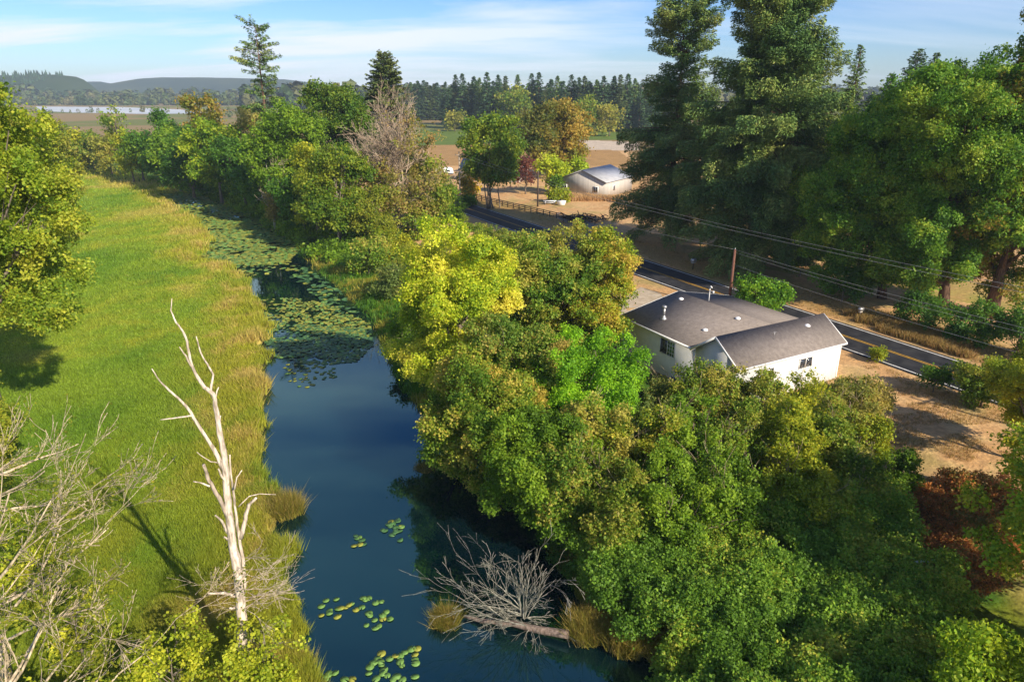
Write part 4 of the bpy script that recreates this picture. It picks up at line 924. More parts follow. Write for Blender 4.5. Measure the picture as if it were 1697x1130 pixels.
thicket('bramble_thicket', 'dense shaded green bramble thicket filling the lower right', 'brambles', [(985, 900), (1080, 850), (1300, 850), (1450, 860), (1500, 960), (1580, 1060), (1560, 1250), (1090, 1250), (1130, 1120), (1050, 1040), (960, 960)], 420, 3.4, [C(.07, .14, .02), C(.115, .205, .028), C(.17, .26, .035), C(.27, .27, .05)], seed=3)
thicket('dead_brambles', 'brown and orange withered bramble patch beside the dry yard', 'brambles', [(1450, 905), (1480, 865), (1560, 845), (1660, 855), (1700, 900), (1640, 1010), (1560, 1040), (1480, 990)], 130, 2.1, BRN, rr=(.5, 1.1), seed=4, lai=1.0, gap=.35)
thicket('bank_undergrowth', 'low green undergrowth along the foot of the river bank trees', 'undergrowth', [(250, 300), (330, 316), (395, 340), (470, 380), (540, 430), (600, 460), (640, 430), (560, 370), (470, 340), (330, 300)], 260, 1.8, GRN, rr=(1.2, 2.4), seed=6, leaf=.42)
thicket('road_undergrowth', 'tangled green undergrowth between the river trees and the road', 'undergrowth', [(600, 440), (690, 500), (690, 640), (760, 720), (860, 720), (1010, 620), (1000, 520), (900, 440), (760, 372), (640, 390)], 200, 2.0, OLV, rr=(.9, 1.8), seed=7, leaf=.2)
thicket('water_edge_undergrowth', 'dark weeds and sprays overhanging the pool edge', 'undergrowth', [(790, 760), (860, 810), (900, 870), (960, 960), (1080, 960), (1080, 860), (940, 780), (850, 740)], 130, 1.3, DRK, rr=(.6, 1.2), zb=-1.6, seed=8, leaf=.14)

# near right trees, lit from the right
tree('walnut_tree', 'low yellow-green feathery tree at the bottom edge beside the brambles', 'tree', (20.8, 21.5, -.9), 6.6, 3.6, [C(.07, .14, .012), C(.13, .21, .015), C(.22, .27, .02)], nl=22, cb=.08, lr=(.24, .36), leaf=.17, gap=.34)
tree('walnut_tree', 'large yellow-green feathery-leaved tree filling the lower right corner', 'tree', (29.0, 26.8, -.9), 14.0, 6.2, [C(.06, .12, .012), C(.11, .19, .015), C(.2, .25, .02), C(.3, .27, .03)], nl=36, cb=.12, lr=(.2, .32), leaf=.17, gap=.36)
tree('walnut_tree', 'tall thin-branched yellow-green tree at the right edge by the yard', 'tree', (38.5, 44.5, -.5), 12.2, 4.0, YGR, nl=20, cb=.12, lr=(.22, .32), gap=.33)
tree('broadleaf_tree', 'loose-leaved yellow-green tree overlapping the right side of the yard', 'tree', (33.5, 34.5, -.6), 11.0, 4.0, YGR, nl=18, cb=.1, lr=(.2, .3), gap=.38)
# trees beyond the lower right corner of the view; their shade lies on the brambles
for (x, y, H, R) in ((24, 2.5, 18.5, 4.6), (33, 7, 18.5, 5.2), (44, 9, 18, 5.0)):
    tree('maple_tree', 'tall maple standing beyond the lower right corner of the photo', 'maple tree', (x, y, -.5), H, R, MAP, nl=14, cb=.15, leaf=.5, lai=.45, gap=.42, group='maples outside the lower right corner')

# left side
tree('cottonwood_tree', 'large yellow-green tree at the left edge, rising above the horizon', 'tree', (-41.8, 50, -1.8), 30.8, 6.7, [C(.09, .15, .016), C(.15, .2, .02), C(.21, .25, .03), C(.28, .28, .04)], nl=64, cb=.3, cx=1.6, lr=(.17, .3), leaf=.2, gap=.42, col=BARK_G)
T('cottonwood_tree', 'olive tree behind the large left edge tree, reaching the marsh', 'tree', (72, 378, 172, 62), [C(.07, .12, .014), C(.13, .16, .02), C(.2, .19, .03)], -1.7, nl=34, cb=.03, lr=(.22, .34))
T('broadleaf_tree', 'dull green tree low behind the large left edge tree', 'tree', (-10, 440, 250, 60), OLV, -1.7, nl=26, cb=.03)
tree('broadleaf_tree', 'small leafy tree at the left edge over the open marsh', 'tree', (-37.2, 41, -1.8), 13.6, 3.6, [C(.07, .12, .014), C(.13, .17, .02), C(.24, .24, .03)], nl=14, cb=.1, gap=.3, lr=(.24, .34))
def bare_tree(label, base, H, starts, seed, col=C(.5, .42, .3), leafpal=YGR, lf=.5):
    rng = np.random.default_rng(seed); base = np.array(base, float); rt = thing('bare_tree', label, 'tree', base)
    tk = MB(); tk.tube(np.array([base - [0, 0, .3], base + [.2, .1, H * .3], base + [-.1, .3, H * .7], base + [.2, 0, H]]), [.3, .24, .16, .06], 8, col); tk.build('trunk', 'bark', rt, base, True, True)
    mb = MB(); tips = []
    for (h, d, ln) in starts: twigs(rng, mb, base + [0, 0, h], d, ln * 1.05, .09, 4, .42, .12, 3, col, 6, .1, tips, .014)
    mb.build('branches', 'bark', rt, base, True, True)
    if lf:
        tp = np.array(tips); tp = tp[rng.random(len(tp)) < lf]; k = 7
        Q = (tp[:, None] + rng.normal(size=(len(tp), k, 3)) * .22).reshape(-1, 3); n = len(Q)
        V, F = quads(rng, Q, nrm(rng.normal(size=(n, 3)) * .7 + [0, 0, .6]), .14 * rng.uniform(.6, 1.3, n)); mesh_np('leaves', V, F, 'leaf', np.repeat(pick(leafpal, rng.random(n)), 4, 0), rt, base)
bare_tree('leafless pale-branched tree reaching in from the lower left edge', (-24.6, 25.5, -1.8), 9.5, [(4, (.9, .1, .6), 6), (5.5, (.8, .3, .9), 6.5), (6.5, (.6, -.1, 1), 5), (3, (1, -.1, .35), 6.5), (5, (1, .6, .4), 6)], 31, lf=.3)
bare_tree('bare-twigged grey tree over the marsh at the left edge', (-30.5, 33, -1.8), 9, [(5, (1, .2, .3), 6.5), (6, (.9, -.2, .4), 6), (7, (.8, .4, .3), 5.5)], 32, lf=.25)
bare_tree('bare branching sapling low at the bottom left, below the leafless tree', (-21.5, 21.5, -1.8), 6, [(2.5, (.9, .3, .7), 5.5), (3.5, (.8, .1, 1), 4), (1.5, (1, .3, .3), 6), (4, (.6, .5, .6), 5), (2, (1, .1, .5), 5)], 33, lf=.55)
LF = [C(.1, .15, .012), C(.2, .24, .02), C(.32, .32, .035)]
for i, (x, y, H, R, lb) in enumerate(((-11.9, 25.4, 5.6, 2.2, 'leafy yellow-green sapling right of the dead trunk at the water'), (-16.2, 25.2, 4.8, 2.0, 'leafy yellow-green sapling left of the dead trunk'), (-18.5, 23.6, 3.4, 1.8, 'low leafy sapling between the dead trunk and the bottom left'),
                                      (-22.5, 28.0, 4.6, 2.0, 'loose green shrub among the bare branches at lower left'), (-26.5, 31, 6.5, 2.0, 'yellow leafy shrub at the left edge among bare twigs'), (-20.0, 21.5, 4.5, 1.8, 'thin-leaved sapling at the bottom left edge'), (-11.2, 23.6, 3.2, 1.4, 'small sapling at the bottom edge beside the water'))):
    tree('sapling', lb, 'sapling', (x, y, -1.9), H, R, LF, nl=14, cb=.05, lai=.85, gap=.42, lr=(.22, .34), leaf=.15, group='saplings at the lower left', trunk=.02)

# ------------------------------------------------------------------ the dead snag
def Z7(x, y, Y): return GY(240 + x / 1.739, 480 + y / 1.739, Y)
def snag():
    Y0 = 26.5; rng = np.random.default_rng(9); mb = MB(); s = 1 / 1.739 / FP
    def trace(pts, w0, w1, dy0=0, dy1=0, k=8, jit=0.0, col=C(.58, .5, .42)):
        n = len(pts); P = np.array([Z7(x, y, Y0 + dy0 + (dy1 - dy0) * i / (n - 1)) for i, (x, y) in enumerate(pts)])
        # denser polyline with a little knottiness
        t = np.linspace(0, n - 1, (n - 1) * 3 + 1); Q = np.stack([np.interp(t, np.arange(n), P[:, a]) for a in range(3)], 1)
        wd = np.interp(t, [0, n - 1], [w0, w1]) if np.ndim(w0) == 0 else np.interp(t, np.arange(n), w0)
        D = Q[:, 1] * CP + (H0 - Q[:, 2]) * SP; R = wd / 2 * s * D * (1 + rng.normal(size=len(t)) * .06)
        Q = Q + rng.normal(size=Q.shape) * (R * .18)[:, None]; mb.tube(Q, R, k, col); return Q, R
    main = [(285, 1150), (288, 1080), (280, 980), (272, 880), (262, 800), (250, 720), (243, 650), (238, 590), (230, 500), (222, 440), (205, 350), (197, 300), (170, 280), (145, 240), (130, 200), (122, 150), (110, 120), (90, 95), (75, 60), (78, 25)]
    trace(main, [32, 31, 29, 28, 25, 23, 22, 21, 18, 17, 14, 13, 11, 9, 8, 7, 6, 5, 4, 2], 0)
    base = Z7(285, 1150, Y0); base[2] = -1.9
    rt = thing('dead_tree', 'bare bleached dead tree standing in the marsh beside the water', 'dead tree', base)
    mb.build('trunk', 'bark', rt, base, True, True)
    def br(*a, **k):
        nonlocal mb
        mb = MB(); trace(*a, **k); mb.build('branch', 'bark', rt, base, True, True)
    br([(228, 520), (200, 465), (160, 400), (130, 350), (110, 325), (70, 290), (45, 265), (20, 228)], 13, 3, 0, -1.2)
    br([(138, 362), (80, 370), (45, 375)], 5, 3, -.5, -.8, 5)
    br([(193, 305), (190, 290), (197, 245), (180, 215), (160, 180), (148, 135)], 8, 3, 0, .8)
    br([(203, 315), (206, 298), (213, 280)], 6, 3, 0, .3, 5); br([(138, 228), (118, 192), (100, 165)], 7, 3, 0, -.4, 5)
    br([(236, 650), (215, 600), (190, 560), (178, 530), (170, 505)], 13, 9, 0, -.7, col=C(.4, .33, .27)); br([(187, 566), (160, 556), (140, 552)], 6, 3, -.5, -.7, 5)
    br([(290, 870), (283, 780), (270, 700), (262, 640), (255, 580), (247, 530), (245, 475)], 11, 4, .3, .6)
    br([(275, 715), (290, 660), (300, 620), (322, 598)], 14, 7, .4, .7); br([(270, 625), (300, 595), (330, 588), (378, 590)], 4, 2, .5, 1.0, 5); br([(258, 575), (265, 540), (280, 520)], 5, 3, .3, .5, 5)
    br([(238, 700), (222, 665), (203, 650)], 9, 5, 0, -.4, 6); br([(262, 882), (230, 873), (182, 875)], 11, 6, 0, -.8, 6); br([(262, 915), (252, 917), (244, 917)], 8, 6, 0, -.2, 6)
    br([(222, 500), (190, 495), (165, 480), (150, 468)], 4, 2, 0, -.6, 5); br([(240, 560), (222, 540), (212, 516)], 8, 5, 0, -.3, 5); br([(240, 720), (228, 712)], 8, 5, 0, -.2, 5); br([(216, 400), (214, 380), (219, 362)], 6, 3, 0, .3, 5)
    tw = MB()
    for i in range(13):
        st = Z7(285 + rng.uniform(-8, 8), rng.uniform(760, 940), Y0 + rng.uniform(-.2, .4)); twigs(rng, tw, st, (1, rng.normal() * .5, rng.uniform(-.1, .5)), rng.uniform(1.2, 2.6), .02, 2, .5, .05, 4, C(.5, .42, .33), 5, .16, None, .009)
    for i in range(5):
        st = Z7(265, rng.uniform(800, 950), Y0); twigs(rng, tw, st, (-1, rng.normal() * .5, rng.uniform(0, .6)), rng.uniform(1, 2.2), .018, 2, .5, .05, 3, C(.5, .42, .33), 5, .16, None, .009)
    tw.build('twigs', 'bark', rt, base, True, True)
snag()
def fallen():
    rng = np.random.default_rng(12); a = G(768, 1022, WZ + .15); b = G(945, 1050, WZ + .5); base = (a + b) / 2
    rt = thing('fallen_tree', 'fallen dead tree with a fan of lichen-grey branches over the pool', 'dead tree', base)
    mb = MB(); t = np.linspace(0, 1, 12)[:, None]; P = a * (1 - t) + b * t + rng.normal(size=(12, 3)) * .05; mb.tube(P, np.linspace(.1, .26, 12), 8, C(.22, .17, .14)); mb.build('trunk', 'bark', rt, base, True, True)
    br = MB(); grey = C(.3, .3, .25); root = G(868, 1030, WZ + .3)
    tg = [(700, 965, 1), (715, 975, .3), (735, 945, 2), (745, 905, 2.4), (775, 910, 2.8), (800, 910, 3.0), (828, 880, 3.2), (850, 890, 3.2), (868, 872, 3.4), (888, 872, 3.3), (905, 890, 3), (922, 900, 2.6), (930, 985, 1.2), (760, 990, .5), (800, 980, .8), (720, 955, 1.6), (780, 950, 1.6), (840, 930, 2.2), (880, 930, 2.2)]
    for (x, y, up) in tg:
        q = P[rng.integers(4, 10)]; st = q if rng.random() < .4 else root + [0, 0, .5] + rng.normal(size=3) * .1
        e = GY(x, y + 18, root[1] + rng.uniform(-.6, 1.0)); e[2] = max(e[2], WZ + .1); d = e - st; ln = np.linalg.norm(d)
        twigs(rng, br, st, d, ln * .72, .036, 3, .45, -.06, 3, grey * rng.uniform(.75, 1.15), 6, .1, None, .012)
    for i in range(14):
        q = P[rng.integers(2, 11)]; twigs(rng, br, q, (rng.normal() * .6, rng.normal() * .6 - .3, .2), rng.uniform(.8, 1.6), .025, 2, .5, -.2, 3, grey * .8, 5, .15, None, .01)
    br.build('branches', 'bark', rt, base, True, True)
fallen()
def small_snag():
    rng = np.random.default_rng(13); b_ = G(456, 378, -1.6); h = topz(272, b_[1]) - b_[2]; rt = thing('dead_tree', 'small grey dead tree with a dry bush around it on the far bank', 'dead tree', b_)
    mb = MB(); mb.tube([b_ - [0, 0, .2], b_ + [.2, 0, h * .5], b_ + [-.3, 0, h]], [.3, .2, .05], 6, BARK_W); mb.build('trunk', 'bark', rt, b_, True, True)
    br = MB()
    for i in range(12): twigs(rng, br, b_ + [0, 0, h * rng.uniform(.2, .8)], (rng.normal(), rng.normal() * .6, 1.1), rng.uniform(2.5, 5), .09, 2, .45, .3, 3, C(.4, .34, .27), 4, .12, None, .04)
    br.build('branches', 'bark', rt, b_, True, True)
    L = lobe_set(rng, b_ + [0, 0, h * .38], np.array([1.6, 1.6, h * .32]), 7); V, F, Cc = foliage(rng, L, .38, .7, [C(.16, .15, .04), C(.3, .22, .08)], 3); mesh_np('leaves', V, F, 'leaf', Cc, rt, b_)
small_snag()

# ------------------------------------------------------------------ grass
def blades(rng, X, Y, Z, h, wd, col, nb=3, lean=.35):
    n = len(X); P = np.repeat(np.stack([X, Y, Z], 1), nb, 0); m_ = n * nb; hh = np.repeat(h, nb) * rng.uniform(.6, 1.2, m_); ww = np.repeat(wd, nb) * rng.uniform(.6, 1.3, m_)
    P[:, :2] += rng.normal(size=(m_, 2)) * np.repeat(wd, nb)[:, None] * 1.6
    a = rng.uniform(0, 2 * math.pi, m_); sd = np.stack([np.cos(a), np.sin(a), 0 * a], 1)
    tilt = rng.normal(size=(m_, 2)) * lean; tip = P + np.stack([tilt[:, 0] * hh, tilt[:, 1] * hh, hh], 1)
    V = np.stack([P - sd * ww[:, None] * .5, P + sd * ww[:, None] * .5, tip], 1).reshape(-1, 3)
    c = np.repeat(np.repeat(col, nb, 0) * rng.uniform(.75, 1.3, (m_, 1)), 3, 0)
    return V, np.arange(m_ * 3).reshape(-1, 3), c
def grass_field(name, label, n, window, test, hfn, cfn, seed, nb=3, wsc=.0016, lean=.35):
    rng = np.random.default_rng(seed); x0, y0, x1, y1 = window
    px = rng.uniform(x0, x1, n * 2); py = rng.uniform(y0, y1, n * 2)
    v = (565 - py) / FP; u = (px - 848.5) / FP; t = (H0 + 1.8) / (SP - v * CP); X = t * u; Y = t * (CP + v * SP)
    k = test(X, Y); X, Y = X[k][:n], Y[k][:n]; Z = ground_z(X, Y) - .05
    V, F, c = blades(rng, X, Y, Z, hfn(X, Y, rng), np.maximum(.05, Y * wsc), cfn(X, Y, rng), nb, lean)
    o = mesh_np(name, V, F, 'leaf', c); tag(o, label, 'grass', kind='stuff')
def mh(X, Y, rng):
    e = np.clip(1 - (XL(Y) - X) / 10, 0, 1); nz_ = fbm(np.stack([X, Y, 0 * X], 1), .3, 9, 2)
    return (.2 + .35 * nz_ ** 2 + .8 * e * nz_) * (1 + .0025 * Y)
def mcol(X, Y, rng):
    j = rng.normal(size=(2, len(X))) * .5; return marsh_colour(X + j[0], Y + j[1]) * rng.uniform(.85, 1.2, (len(X), 1)) * 1.15
grass_field('marsh_grass', 'green and yellow marsh grass covering the left side', 300000, (-330, 276, 540, 1250), lambda X, Y: (X < XL(Y) - .2 + np.where(Y > 205, 14, 0) + (fbm(np.stack([X, Y, 0 * X], 1), .9, 5, 3) - .5) * 1.8 + (fbm(np.stack([X, Y, 0 * X], 1), .25, 3, 3) - .5) * 4) & (Y < 260), mh, mcol, 51)
def bh(X, Y, rng): return .4 + .6 * fbm(np.stack([X, Y, 0 * X], 1), .4, 19, 2)
def bcol(X, Y, rng):
    n_ = fbm(np.stack([X, Y, 0 * X], 1), .22, 23, 3)[:, None]; return np.where(n_ < .5, C(.08, .19, .015), C(.2, .22, .025)) * rng.uniform(.7, 1.3, (len(X), 1)) + np.where(n_ > .6, C(.12, .06, .02), C(0, 0, 0))
grass_field('bank_grass', 'bright green grass on the right bank of the channel', 60000, (220, 300, 1180, 1180), lambda X, Y: (X > XR(Y) + .2) & (X < XR(Y) + 9 + Y * .03) & (Y < 220), bh, bcol, 52)
def dcol(X, Y, rng): return mix(np.broadcast_to(C(.4, .24, .09), (len(X), 3)), C(.26, .22, .06), rng.random(len(X))) * rng.uniform(.7, 1.2, (len(X), 1))
nnf = lambda X, Y: X * RN[0] + Y * RN[1]
grass_field('verge_grass', 'dry straw-coloured grass on the road verges and yard', 60000, (880, 330, 1760, 900), lambda X, Y: ((nnf(X, Y) > N_FAR + 1.2) & (nnf(X, Y) < N_FAR + 9)) | ((nnf(X, Y) < N_NEAR - 1.2) & (nnf(X, Y) > N_NEAR - 22) & (Y < 64) & (vn(np.stack([X, Y, 0 * X], 1), .5, 8) > .45)), lambda X, Y, rng: np.full(len(X), .2) * rng.uniform(.5, 1.7, len(X)), dcol, 53, wsc=.001)
grass_field('tall_dry_grass', 'tall pale dry grass before the barn', 9000, (925, 312, 1045, 345), lambda X, Y: (pin(X, Y, poly([(930, 326), (1045, 332), (1045, 345), (985, 345), (940, 333)]))), lambda X, Y, rng: np.full(len(X), 1.3), lambda X, Y, rng: np.tile(C(.5, .34, .16), (len(X), 1)), 54)
grass_field('tall_dry_grass', 'tall dry grass clumps on the verge under the maples', 9000, (1400, 540, 1600, 620), lambda X, Y: (nnf(X, Y) > N_FAR + 1.5) & (nnf(X, Y) < N_FAR + 7) & (vn(np.stack([X, Y, 0 * X], 1), .5, 18) > .4), lambda X, Y, rng: np.full(len(X), .9), dcol, 55)
def tussock(label, px, py, R, h, col, z=WZ, n=900, seed=1, sq=1.0):
    rng = np.random.default_rng(seed); c = G(px, py, z); a = rng.uniform(0, 6.28, n); r = R * np.sqrt(rng.random(n)); X = c[0] + np.cos(a) * r; Y = c[1] + np.sin(a) * r * sq
    V, F, cc = blades(rng, X, Y, np.full(n, z - .15) + (1 - r / R) * h * .35, np.full(n, h), np.full(n, .05), pick(col, rng.random(n)), 3, .4)
    # peat mound under the blades
    k = 14; an = np.arange(k) * 2 * math.pi / k; rings = [(R * .95, -.25), (R * .8, .08), (R * .45, h * .22), (.02, h * .3)]
    MV = np.vstack([np.stack([c[0] + np.cos(an) * q, c[1] + np.sin(an) * q * sq, np.full(k, z + zz)], 1) for q, zz in rings]); i = np.arange(3)[:, None] * k; j = np.arange(k)[None]
    MF = np.stack([i + j, i + (j + 1) % k, i + k + (j + 1) % k, i + k + j], -1).reshape(-1, 4)
    rt = thing('grass_tussock', label, 'grass tussock', c); mesh_np('mound', MV, MF, 'ground', np.tile(C(.07, .07, .02), (len(MV), 1)), rt, c, True); mesh_np('blades', V, F, 'leaf', cc, rt, c)
TY = [C(.12, .15, .02), C(.3, .26, .04), C(.42, .3, .1)]
tussock('yellow-green grass tussock standing in the water off the left shore', 474, 848, 1.15, 1.25, TY, seed=61)
tussock('small tan grass tuft growing on the tip of the fallen tree', 738, 1030, .7, .8, TY, seed=62)
tussock('floating yellow weed tuft at the edge of the tree reflection', 705, 775, .9, .3, TY, seed=63, n=400)
for i, (x, y, R, h, lb) in enumerate(((975, 1045, 1.1, 1.1, 'tan grass clump at the root end of the fallen tree'), (1040, 1060, 1.3, 1.2, 'large tan and green grass clump right of the fallen tree'), (1085, 1035, 1.2, 1.1, 'rusty grass clump against the brambles'), (1020, 1015, 1.2, .9, 'greenish grass clump behind the tan ones'), (1110, 1085, 1.1, 1.0, 'low dark grass clump at the bottom pool edge'))):
    tussock(lb, x, y, R, h, TY if i != 3 else [C(.07, .12, .02), C(.16, .17, .03)], seed=70 + i, z=-2.0)

# ------------------------------------------------------------------ lily pads
simple('lily_green', (.09, .2, .04), (.17, .3, .07), 1.5, .6)
simple('lily_dark', (.035, .11, .04), (.08, .18, .06), 1.5, .45)
simple('lily_yellow', (.2, .23, .03), (.32, .32, .05), 1.5, .6)
def pad_verts(r, rz, k=11):
    a = np.linspace(.22, 2 * math.pi - .22, k) + rz; V = [(0, 0, 0)] + [(r * math.cos(q), r * math.sin(q), .01) for q in a]; return V
padm = {}
for nm in ('lily_green', 'lily_dark', 'lily_yellow'):
    m = MB(); V = np.array(pad_verts(1, 0)); m.add(V, [(0, i, i + 1) for i in range(1, 11)])
    V2 = V.copy(); V2[:, 2] -= .03; m.add(V2, [(0, i + 1, i) for i in range(1, 11)])
    for i in range(1, 11): m.F.setdefault(4, []).append([i, i + 12, i + 13, i + 1])
    me_o = m.build('lily_pad', nm); padm[nm] = me_o.data; bpy.data.objects.remove(me_o)
rng = np.random.default_rng(90)
near = []
for (x, y) in ((85, 795), (105, 770), (150, 765), (120, 825), (85, 835), (155, 840), (160, 805), (190, 800), (215, 785), (235, 810), (260, 800), (265, 760), (290, 760), (320, 780), (345, 775), (290, 825), (295, 835), (365, 820), (350, 835), (350, 850), (380, 850), (315, 855), (280, 877), (320, 890), (335, 880),
               (475, 980), (500, 978), (445, 995), (490, 1005), (490, 1025), (493, 1042), (380, 1022), (405, 1010), (425, 1010), (425, 1035), (433, 1052), (345, 1000), (330, 1022), (310, 1040), (295, 1058), (345, 1050), (355, 1070), (352, 1085), (290, 1085), (370, 1095), (415, 1100), (395, 1112), (435, 1113), (490, 1100), (322, 1108), (340, 1035), (75, 1090), (120, 1085), (145, 1083), (105, 1110), (185, 1112), (218, 1110), (110, 1095), (385, 852), (205, 790), (275, 768), (410, 1098), (120, 815), (170, 803)):
    near.append((500 + x / 2.61, 700 + y / 2.61))
cnt = 0
def lily(p, r, mat, label, grp):
    o = bpy.data.objects.new('lily_pad', padm[mat]); COL.objects.link(o); o.location = (p[0], p[1], WZ + .035 + rng.uniform(0, .012)); o.rotation_euler = (rng.normal() * .04, rng.normal() * .04, rng.uniform(0, 6.28)); o.scale = (r, r * rng.uniform(.8, 1), r)
    tag(o, label, 'lily pad', grp)
for i, (x, y) in enumerate(near):
    yl = rng.random() < .14
    up = y < 1060
    lily(G(x, y, WZ), rng.uniform(.17, .26), 'lily_yellow' if yl else 'lily_green', ('yellowing' if yl else 'green') + (' lily pad in the small cluster floating beside the fallen tree' if up else ' lily pad in the scattered cluster at the bottom of the pool'), 'loose lily pads on the near pool')
REG = [([(425, 545), (450, 535), (615, 545), (618, 575), (590, 600), (520, 606), (450, 590)], 2200, 'lily_dark', .16), ([(430, 496), (500, 494), (560, 510), (618, 540), (605, 556), (445, 550), (430, 520)], 1500, 'lily_yellow', .1),
       ([(330, 372), (400, 362), (470, 385), (500, 412), (470, 440), (360, 440), (335, 425)], 4200, None, 0), ([(238, 310), (300, 315), (345, 325), (420, 352), (450, 378), (345, 385), (290, 342)], 4500, None, 0), ([(375, 430), (480, 430), (500, 445), (420, 458), (380, 450)], 130, None, 0),
       ([(470, 600), (560, 605), (560, 625), (500, 645), (475, 630)], 60, 'lily_yellow', 0), ([(385, 490), (440, 498), (440, 508), (395, 510)], 80, 'lily_yellow', 0), ([(420, 590), (445, 598), (440, 612), (425, 612)], 40, 'lily_yellow', 0),
       ([(575, 880), (600, 875), (605, 905), (580, 905)], 30, 'lily_dark', 0), ([(630, 865), (665, 860), (668, 905), (640, 905)], 40, 'lily_dark', 0), ([(500, 440), (560, 480), (600, 520), (560, 520), (480, 460)], 170, 'lily_dark', 0)]
allp = []
for pts, n, mt, _ in REG:
    P = np.array(poly(pts, WZ)); lo_, hi_ = P.min(0), P.max(0); k = 0
    far_ = P[:, 1].mean() > 100
    while k < n:
        q = lo_ + rng.random(2) * (hi_ - lo_)
        if not pin(q[:1], q[1:], [tuple(p) for p in P])[0]: continue
        k += 1
        if fbm([[q[0], q[1], 0]], .35, 7, 2)[0] < (.38 if not far_ else .3) and rng.random() < .85: continue
        m_ = mt or ('lily_yellow' if rng.random() < .5 else 'lily_green')
        if mt == 'lily_dark' and rng.random() < .22: m_ = 'lily_green'
        if mt == 'lily_dark' and rng.random() < .07: m_ = 'lily_yellow'
        if mt == 'lily_yellow' and rng.random() < .4: m_ = 'lily_green'
        allp.append((q[0], q[1], rng.uniform(.15, .26) * (1.8 if far_ else 1), m_))
allp.sort(key=lambda a: a[1])
for (x, y, r, m_) in allp[:225]:
    lily((x, y), r, m_, {'lily_dark': 'dark green', 'lily_green': 'mid-green', 'lily_yellow': 'yellow'}[m_] + ' lily pad at the near fringe of the dense raft across the channel', 'lily pads at the front of the raft')
V, F = [], {'lily_green': [], 'lily_dark': [], 'lily_yellow': []}
VV = {k: [] for k in F}
for (x, y, r, m_) in allp[225:]:
    v = np.array(pad_verts(r, rng.uniform(0, 6.28), 8)); tl = rng.normal(size=2) * .12; v[:, 2] += v[:, 0] * tl[0] + v[:, 1] * tl[1] + .05 + rng.random() * .03; VV[m_].append(v + [x, y, WZ])
Vs, Fs, mi, n0 = [], [], [], 0
for k, nm in enumerate(VV):
    for v in VV[nm]:
        Vs.append(v); 
        for i in range(1, 8): Fs.append((n0, n0 + i, n0 + i + 1)); mi.append(k)
        n0 += len(v)
o = mesh_np('lily_raft', np.vstack(Vs), np.array(Fs), 'lily_green'); o.data.materials.append(MAT['lily_dark']); o.data.materials.append(MAT['lily_yellow'])
o.data.polygons.foreach_set('material_index', np.array(mi, np.int32)); tag(o, 'dense raft of green and yellow lily pads covering the upper channel', 'lily pads', kind='stuff')

# ------------------------------------------------------------------ far woods, hills, haze
def far_mass(name, label, spec, seed, leafq, pal):
    rng = np.random.default_rng(seed); Vs = []; Cs = []; n = 0
    P = []; Nn = []; S = []; CC = []
    for (x0, y0, x1, y1, cnt_, h0, h1, dep) in spec:
        for i in range(cnt_):
            t = rng.random(); x = x0 + (x1 - x0) * t + rng.normal() * 6; y = y0 + (y1 - y0) * t + rng.uniform(0, dep); h = rng.uniform(h0, h1) * (.75 + .5 * float(vn([[x, y, 0]], .01, seed)[0])); r = h * rng.uniform(.22, .4)
            k = int(80); d = nrm(rng.normal(size=(k, 3))); q = np.array([x, y, h * .52 - 1.7]) + d * [r, r, h * .5] * rng.uniform(.75, 1.05, (k, 1)); base = pick(pal, np.full(1, rng.random()))[0]
            P.append(q); Nn.append(d + rng.normal(size=(k, 3)) * .4 + [0, 0, .3]); S.append(leafq * rng.uniform(.6, 1.3, k) * h / 20); CC.append(base * rng.uniform(.75, 1.25, (k, 1)))
    P = np.vstack(P); V, F = quads(rng, P, nrm(np.vstack(Nn)), np.concatenate(S), .9)
    o = mesh_np(name, V, F, 'needle', np.repeat(np.vstack(CC), 4, 0), None); tag(o, label, 'woods', kind='stuff')
FW = [C(.03, .06, .02), C(.06, .09, .025), C(.1, .12, .03), C(.12, .11, .05)]
far_mass('far_woods', 'band of mixed woods beyond the lake and the tan fields', [(-1900, 1500, 700, 1500, 750, 14, 26, 60), (-2000, 1750, 1100, 1750, 850, 24, 40, 50)], 81, 5, FW)
far_mass('far_woods', 'scattered low trees and hedges on the tan fields behind the bank trees', [(-700, 900, -300, 1080, 40, 6, 10, 30), (-330, 760, 100, 820, 60, 7, 12, 40)], 83, 3.2, FW)
far_mass('far_woods', 'dark woods on the plain behind the conifer belt', [(-420, 1100, 1400, 1000, 500, 20, 36, 80)], 82, 8, FW)
def hill(name, x0, x1, y, prof, dep, col, seed, step=60):
    xs_ = np.arange(x0, x1 + step, step); ys_ = np.linspace(0, 1, 14); X, T_ = np.meshgrid(xs_, ys_)
    hh = np.interp(X, [p[0] for p in prof], [p[1] for p in prof]); n_ = fbm(np.stack([X, T_ * dep, 0 * X], -1).reshape(-1, 3), 1 / 500, seed, 4).reshape(X.shape) - .5
    Z = hh * np.sin(T_ * math.pi * .5) * (1 + n_ * .16) - 5; Y = y + T_ * dep
    nx_, ny_ = len(xs_), len(ys_); i = (np.arange(ny_ - 1)[:, None] * nx_ + np.arange(nx_ - 1)[None]).ravel()
    V = np.stack([X, Y, Z], -1).reshape(-1, 3); cc = pick(col, fbm(V, 1 / 120, seed + 1, 3) * 1.6 - .3)
    o = mesh_np(name, V, np.stack([i, i + 1, i + nx_ + 1, i + nx_], -1), 'hill', cc, smooth=True); o['kind'] = 'structure'
def hz(px, py, Y): 
    q = GY(px, py, Y); return (q[0], q[2])
Yh = 3300
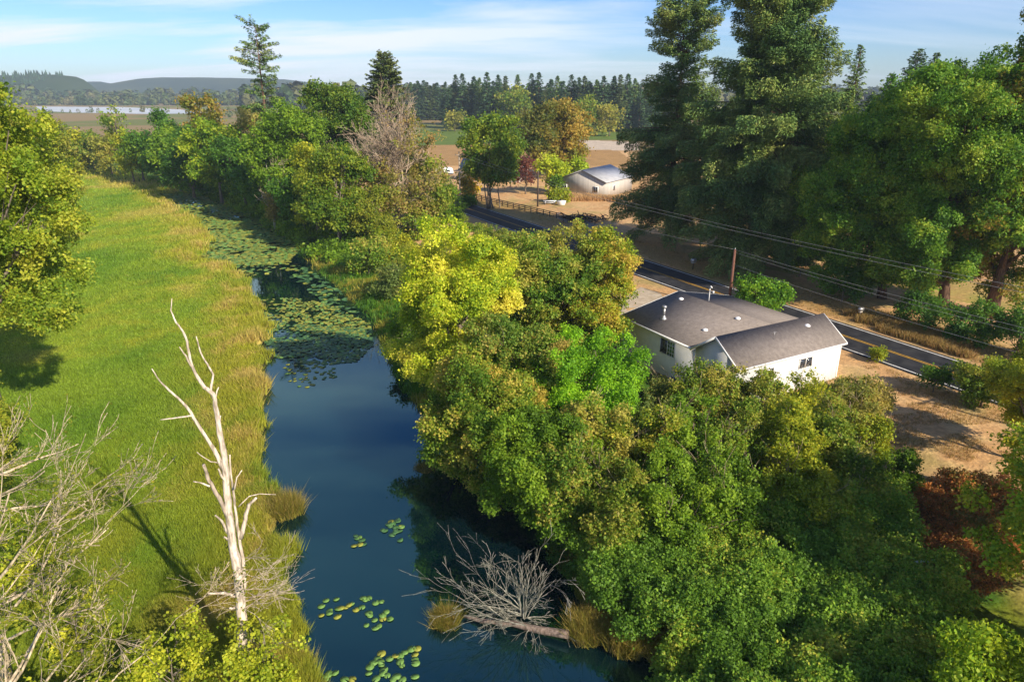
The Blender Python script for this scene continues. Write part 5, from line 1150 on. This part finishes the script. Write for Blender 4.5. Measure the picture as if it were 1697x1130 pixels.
hill('hills', -3300, 300, Yh - 600, [hz(-300, 150, Yh), hz(60, 140, Yh), hz(150, 142, Yh), hz(160, 134, Yh), hz(172, 133, Yh), hz(185, 138, Yh), hz(215, 136, Yh), hz(240, 130, Yh), hz(262, 127, Yh), hz(340, 127, Yh), hz(420, 129, Yh), hz(480, 130, Yh), hz(520, 136, Yh), hz(560, 142, Yh), hz(700, 151, Yh)], 600, [C(.02, .035, .025), C(.03, .05, .03), C(.07, .08, .035)], 91)
Yh2 = 2150
hill('hills', -2200, -1100, Yh2 - 350, [hz(-200, 122, Yh2), hz(60, 124, Yh2), hz(95, 122, Yh2), hz(130, 126, Yh2), hz(148, 135, Yh2), hz(160, 150, Yh2), hz(190, 156, Yh2)], 350, [C(.02, .04, .015), C(.04, .06, .02)], 93, 20)
# conifers on the near hill's crest read as one mass
rng = np.random.default_rng(94); P = []
for i in range(700):
    x = rng.uniform(-2050, -1290); t = rng.uniform(0, 1); h = np.interp(x, [hz(-200, 122, Yh2)[0], hz(95, 122, Yh2)[0], hz(130, 126, Yh2)[0], hz(148, 135, Yh2)[0], hz(160, 150, Yh2)[0]], [hz(0, 122, Yh2)[1], hz(0, 122, Yh2)[1], hz(0, 126, Yh2)[1], hz(0, 135, Yh2)[1], hz(0, 150, Yh2)[1]]) * math.sin(t * math.pi / 2) - 6
    P.append((x, Yh2 - 350 + 350 * t, h, rng.uniform(10, 18)))
mb = MB()
for (x, y, z, h) in P:
    k = 5; an = np.arange(k) * 1.257 + x; r = h * .24; V = [(x + r * math.cos(q), y + r * math.sin(q), z) for q in an] + [(x, y, z + h)]; mb.add(V, [(i, (i + 1) % k, k) for i in range(k)], C(.025, .05, .02) * rng.uniform(.7, 1.6))
o = mb.build('far_woods', 'hill', cols=True); tag(o, 'dark forest of conifers covering the near wooded hill at far left', 'woods', kind='stuff')
HZ = True
if HZ:
    m = bpy.data.materials.new('haze'); m.use_nodes = True; nt = m.node_tree; nt.nodes.clear()
    o_ = N(nt, 'ShaderNodeOutputMaterial'); pv = N(nt, 'ShaderNodeVolumePrincipled'); pv.inputs['Color'].default_value = (.66, .82, 1, 1); pv.inputs['Density'].default_value = .00014; pv.inputs['Anisotropy'].default_value = 0
    nt.links.new(pv.outputs[0], o_.inputs['Volume']); MAT['haze'] = m
    m = MB(); m.box((0, 1750, 47), 8000, 3900, 116); o = m.build('haze', 'haze'); o['kind'] = 'stuff'; o['label'] = 'thin bluish haze over the far plain and hills'
